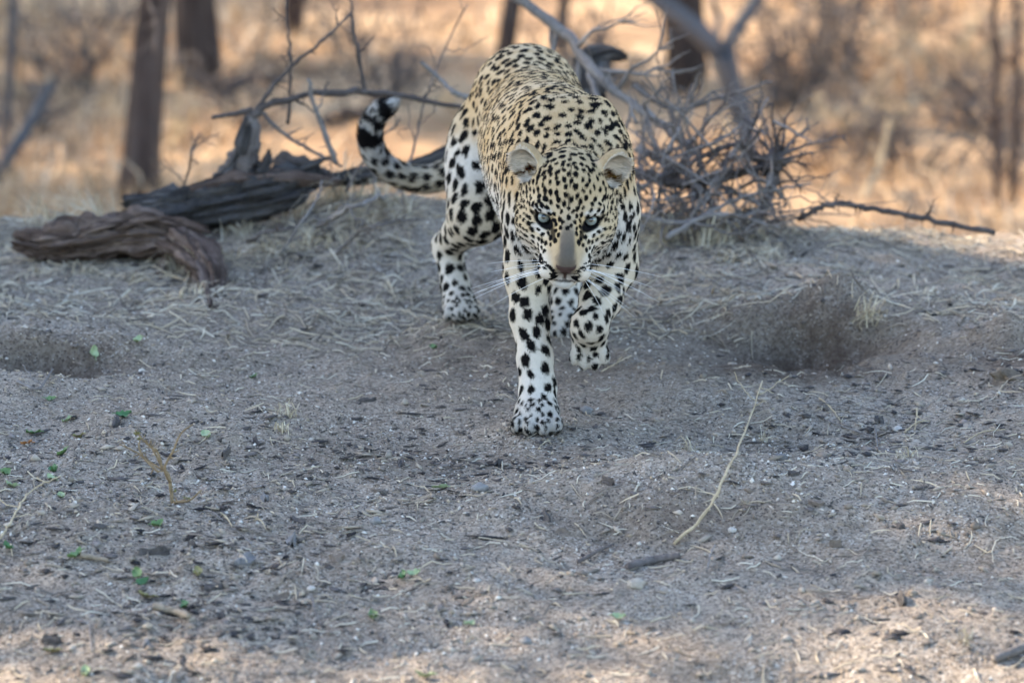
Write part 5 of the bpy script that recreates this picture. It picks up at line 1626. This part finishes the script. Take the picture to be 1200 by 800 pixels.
M_chip = [wood_mat('dark_bark_flake', (.035, .030, .028), (.085, .074, .067), (.17, .148, .132), 90), wood_mat('grey_bark_flake', (.10, .092, .088), (.17, .16, .155), (.27, .255, .245), 90), wood_mat('brown_bark_flake', (.10, .075, .058), (.18, .14, .11), (.29, .235, .19), 90)]
for i, (px, py, L, asp, lb, m) in enumerate(CH):
    chip_obj(on(px, py), L, L * asp, .0035 + L * .05, rng.normal() * .5, M_chip[m], lb, 'bark chips on the sand', 300 + i)
M_stone = wood_mat('grey_stone', (.14, .13, .12), (.22, .205, .19), (.32, .30, .28), 50, .8)
M_pale = wood_mat('pale_stone', (.33, .29, .25), (.43, .385, .33), (.54, .49, .43), 50, .8)
M_clod2 = wood_mat('pale_sandy_clod', (.24, .20, .16), (.36, .31, .25), (.48, .42, .35), 60, .9)
for i, (px, py, r, mt, lb) in enumerate([(687, 483, .012, M_stone, 'flat grey stone right of the planted forepaw'), (562, 574, .013, M_stone, 'grey stone beside the lone pale leaf below the forepaw'), (365, 691, .0075, M_pale, 'round pale pebble right of the debris heap'),
                                        (559, 681, .006, M_pale, 'small whitish pebble right of the leaf pair'), (745, 687, .014, M_clod2, 'pale rough clod below the cut stick in the foreground'), (1052, 505, .010, M_pale, 'pale pebble in front of the hollow at right'),
                                        (440, 612, .010, M_stone, 'dark grey stone in the middle foreground left of the chips'), (615, 752, .009, M_stone, 'grey stone near the bottom edge middle'), (858, 622, .007, M_pale, 'tiny pale stone on the hump beside the curved twig')]):
    lump('stone', on(px, py, r * .3), (r, r * .8, r), mt, lb, 'stone', 400 + i, 'stones on the sand', .6, .25, 16)
lump('straw_clod', on(1200, 440, -.008), (.055, .045, .030), wood_mat('straw_earth', (.07, .052, .038), (.14, .108, .08), (.24, .19, .135), 60), 'earth clod with straw at the right photo edge', 'clod', 431, None, .75, .6, 44)

# twigs
M_straw2 = wood_mat('dull_straw_wood', (.17, .13, .09), (.26, .205, .145), (.37, .305, .225))
def twig(pts, r0, r1, mat, lb, sd, **kw):
    return dead_branch(pts, r0, r1, mat, lb, sd, name='twig', cat='twig', sub=False, **kw)
def lie(*pp, dz=.004): return [on(a, b, dz) for a, b in pp]
c0, c3 = on(790, 641, .006), on(893, 478, .05)
twig([c0, on(828, 612) + [0, -.01, .022], on(856, 575) + [0, 0, .045], on(877, 530) + [0, 0, .055], c3], 0.0028, .0013, M_straw, 'long thin curved twig rising over the right-hand hump', 501, twigs=4, tlen=.05, pos=(.85, .99))
twig(lie((735, 668), (765, 660), (797, 655), dz=.006), .0072, .0055, M_twig, 'short thick pale cut stick below the curved twig', 502, twigs=0)
twig(lie((677, 662), (700, 650), (719, 641), dz=.006), .0035, .002, M_twig, 'short brown stick left of the pale cut stick', 503, twigs=0)
twig(lie((94, 655), (110, 657), (127, 661), dz=.006), .0045, .0035, M_straw2, 'short pale stick behind the bright green leaf', 504, twigs=0)
q0 = on(-6, 640, .0)
twig([q0, on(15, 622) + [0, 0, .02], on(35, 598) + [0, 0, .03], on(72, 578) + [0, 0, .03]], .002, .0012, M_straw, 'bare thin twig reaching in from the left photo edge', 505, twigs=3, tlen=.04)
twig(lie((1165, 778), (1185, 770), (1215, 758), dz=.008), .007, .006, M_bleach, 'pale stick cut by the lower right photo edge', 506, twigs=0)
twig(lie((180, 716), (205, 722), (222, 728), dz=.008), .006, .005, M_straw2, 'pale stick lying on the debris heap', 507, twigs=0)
twig(lie((20, 455), (45, 463), (62, 440), dz=.012), .003, .002, M_bleach, 'forked pale twig in the pit by the left edge', 508, twigs=2, tlen=.06)
twig(lie((365, 700), (370, 720), (377, 736), dz=.003), .0016, .001, M_bleach, 'whitish straw standing below the round pebble', 509, twigs=0)
twig(lie((105, 735), (106, 750), (107, 765), dz=.004), .0018, .0012, M_bleach, 'whitish straw right of the square dark chip', 510, twigs=0)
twig([on(828, 672, .003), on(833, 655, .010), on(838, 641, .004)], .0015, .001, M_bleach, 'thin white straw right of the thick cut stick', 511, twigs=0)
for i, (a, b, lb) in enumerate([((930, 475), (1000, 478), 'straw lying level in front of the hollow'), ((960, 468), (985, 495), 'straw crossing the level straw in front of the hollow'), ((965, 492), (1050, 520), 'long straw sloping below the hollow'),
                                ((1060, 508), (1090, 495), 'straw right of the pale pebble'), ((1025, 500), (1030, 530), 'upright straw beside the black crumb'), ((1075, 480), (1072, 505), 'short straw standing right of the hollow'),
                                ((700, 430), (760, 425), 'pale straw lying right of the raised paw'), ((705, 437), (740, 418), 'pale straw crossing under the raised paw'), ((440, 368), (470, 376), 'pale straw between the logs and the hind paw'),
                                ((1130, 520), (1170, 505), 'long straw near the right photo edge'), ((240, 600), (262, 612), 'pale straw in the upper debris heap'), ((262, 605), (272, 618), 'white straw pointing into the debris heap'),
                                ((295, 640), (270, 620), 'straw crossing the debris heap'), ((300, 610), (312, 622), 'pale straw right of the debris heap')]):
    m_ = (on(*a) + on(*b)) / 2
    twig([on(*a, .003), np.array([m_[0], m_[1], Hs(m_[0], m_[1]) + .008]), on(*b, .003)], .0016, .0009, M_straw if i % 2 else M_bleach, lb, 520 + i, twigs=1, tlen=.02)
M_seed = wood_mat('golden_brown_stem', (.13, .085, .045), (.23, .16, .09), (.36, .27, .16), 80)
# the leafless seedling
sb = on(203, 590)
sd_o = bpy.data.objects.new('seedling', None); C.objects.link(sd_o); sd_o.location = sb; bpy.context.view_layer.update()
tag(sd_o, 'bare leafless seedling with a few forked twigs on the left-hand sand', 'seedling')
rs_ = np.random.default_rng(601)
YS = sb[1]
for pts, ra in (([sb - [0, 0, .01], at(200, 570, YS), at(197, 555, YS + .01), at(190, 548, YS + .01), at(185, 530, YS + .01), at(170, 518, YS + .02), at(158, 503, YS + .02)], (.0030, .0012)),
                ([at(199, 565, YS), at(193, 548, YS - .02), at(203, 528, YS - .03), at(212, 508, YS - .03), at(226, 497, YS - .03)], (.0022, .0009)),
                ([at(190, 550, YS + .01), at(174, 540, YS + .03), at(160, 530, YS + .04), at(140, 520, YS + .04)], (.0016, .0007)),
                ([sb, at(208, 588, YS - .02), at(222, 586, YS - .03), at(236, 574, YS - .03)], (.0030, .0010)),
                ([at(165, 512, YS + .02), at(163, 525, YS + .01), at(172, 540, YS + .01), at(186, 553, YS)], (.0010, .0018)),
                ([at(190, 548, YS - .01), at(180, 528, YS - .02), at(170, 515, YS - .02)], (.0016, .0008))):
    P_ = spline(pts, 16); mb = MB(); mb.tube(P_, np.linspace(ra[0] * 1.15, ra[1] * 1.2, 16), 6, jitter=.08)
    for _ in range(5):
        k = rs_.integers(3, 15); d = unit(unit(P_[k] - P_[k - 1]) + 1.1 * unit(rs_.standard_normal(3)))
        mb.tube(np.array([P_[k], P_[k] + d * .006, P_[k] + d * .012]), [.0011, .0009, .0006], 4)
    link('twig', mb.mesh('twig'), M_seed, sd_o)
for k, (px, py) in enumerate(((160, 508), (163, 514), (205, 575), (219, 584))):
    lf = leaf_obj(at(px, py, YS - .01), .010, k * 1.3, leafmats[3], None, None, .4, 620 + k, .6)
    lf.name = 'leaf'
    if 'category' in lf: del lf['category']
    lf.location = at(px, py, YS - .01)
    lf.parent = sd_o; lf.matrix_parent_inverse = sd_o.matrix_basis.inverted()

# dry tufts
def tuft(px, py, h, n, spread, label, seed, pal=0, group='dry grass tufts on the mound'):
    r = np.random.default_rng(seed)
    b = on(px, py)
    mb_V, mb_F = [], []
    lean = np.array([r.normal(), r.normal(), 0]) * .7
    n = int(n * 1.4)
    for i in range(n):
        a = r.random() * 6.28; q = spread * .9 * r.random()
        s = b + np.array([math.cos(a) * q, math.sin(a) * q, 0]); s[2] = Hs(s[0], s[1]) - .003
        hh = h * (.12 + .95 * r.random() ** 1.8)
        a2 = r.random() * 6.28; d = (np.array([math.cos(a2), math.sin(a2), 0]) + lean) * spread * (.2 + 1.1 * r.random())
        P = np.array([s, s + d * .3 + [0, 0, hh * .6], s + d * .75 + [0, 0, hh * .95], s + d * 1.2 + [r.normal() * .01, r.normal() * .01, hh * (.35 + .7 * r.random())]])
        w = .0006 + .0007 * r.random(); sd = unit(np.cross(d + [0, 0, .3], r.standard_normal(3)))
        k = len(mb_V)
        for j, p in enumerate(P):
            mb_V += [p - sd * w * (1, .9, .7, .15)[j], p + sd * w * (1, .9, .7, .15)[j]]
        mb_F += [(k + 2 * j, k + 2 * j + 1, k + 2 * j + 3, k + 2 * j + 2) for j in range(3)]
    me = mesh_from('dry_grass_tuft', np.array(mb_V) - b, mb_F, False)
    pl = np.array([[.52, .42, .27], [.58, .50, .36], [.42, .33, .21], [.34, .28, .20]])
    vcol(me, np.repeat(pl[r.integers(0, 4, n)] * (.8 + .4 * r.random((n, 1))), 8, 0))
    o = link('dry_grass_tuft', me, grass_m.m); o.location = b
    return tag(o, label, 'grass tuft', group)
TF = [(338, 488, .035, 46, .030, 'low dry tuft on open sand between seedling and leopard'), (328, 505, .025, 26, .022, 'small straw tuft just below the low dry tuft'), (810, 527, .030, 26, .022, 'thin tuft on the hump left of the curved twig'),
      (893, 517, .030, 22, .016, 'little tan tuft right behind the curved twig tip'), (1064, 535, .025, 26, .022, 'spreading pale tuft below the hollow'), (1012, 372, .05, 60, .035, 'tan tuft crowning the rim of the hollow'),
      (395, 235, .12, 70, .05, 'thick dry tuft between the dark log and the tail'), (420, 250, .08, 60, .06, 'matted dry grass below the leopard tail'), (350, 255, .07, 40, .05, 'dry tuft in front of the dark log'),
      (205, 318, .05, 50, .04, 'dry tuft under the root end of the reddish log'), (170, 232, .12, 50, .05, 'pale tall tuft at the foot of the dark brown tree'), (60, 262, .09, 40, .06, 'dry tuft behind the reddish log, left'),
      (120, 255, .08, 40, .06, 'dry tuft behind the reddish log, middle'), (780, 285, .08, 70, .06, 'straw tuft at the foot of the brush pile beside the leopard'), (830, 290, .08, 60, .06, 'straw tuft under the middle of the brush pile'),
      (885, 282, .10, 40, .05, 'tall thin straw tuft below the spiky thorn cluster'), (862, 270, .12, 26, .04, 'few tall stems in front of the dark stem'), (470, 250, .05, 50, .06, 'flattened grass between tail and hind leg'),
      (1130, 330, .02, 30, .03, 'faint tuft on the right-hand crest'), (1085, 345, .02, 26, .02, 'tan tuft on the right-hand crest behind the hollow'), (270, 300, .05, 30, .04, 'wispy tuft right of the log root'), (500, 225, .06, 50, .05, 'dry tuft behind the hind leg under the tail'),
      (745, 300, .05, 40, .05, 'straw tuft right against the leopard shoulder'), (930, 275, .06, 26, .04, 'thin straw tuft at the left end of the thorn-studded stick'), (1130, 752, .035, 18, .02, 'pale thin sprig near the lower right corner')]
TF += [(460, 222, .09, 70, .06, 'dense dry stems just under the tail'), (515, 235, .06, 60, .05, 'dry stems touching the back of the hind leg'), (330, 240, .08, 60, .06, 'dense dry stems right of the broken stub'), (410, 285, .04, 50, .05, 'flat straw right of the small grey clod'),
       (95, 322, .035, 40, .04, 'straw under the middle of the reddish log'), (150, 330, .03, 36, .04, 'straw in front of the reddish log near its bend'), (285, 275, .05, 50, .05, 'straw mat in front of the dark log'),
       (320, 290, .04, 40, .05, 'straw on open ground right of the reddish log'), (365, 285, .05, 50, .05, 'straw left of the small grey clod'), (440, 235, .07, 60, .06, 'dry stems right below the tail bend'),
       (40, 320, .03, 30, .035, 'straw below the broken end of the reddish log'), (235, 345, .03, 30, .03, 'straw at the tip of the log root'), (800, 272, .07, 60, .06, 'dry stems among the twigs of the brush pile'),
       (900, 300, .04, 40, .05, 'straw in front of the thick dark stem'), (850, 305, .03, 40, .05, 'straw mat before the brush pile'), (700, 300, .04, 40, .04, 'straw behind the raised foreleg')]
for i, t in enumerate(TF):
    if t[0] < 520 and t[1] < 310: t = (t[0], t[1], t[2] * .95, int(t[3] * 1.5), t[4] * 1.3, t[5])
    o = tuft(*t, 700 + i)
print('all', round(time.time() - T0, 1))
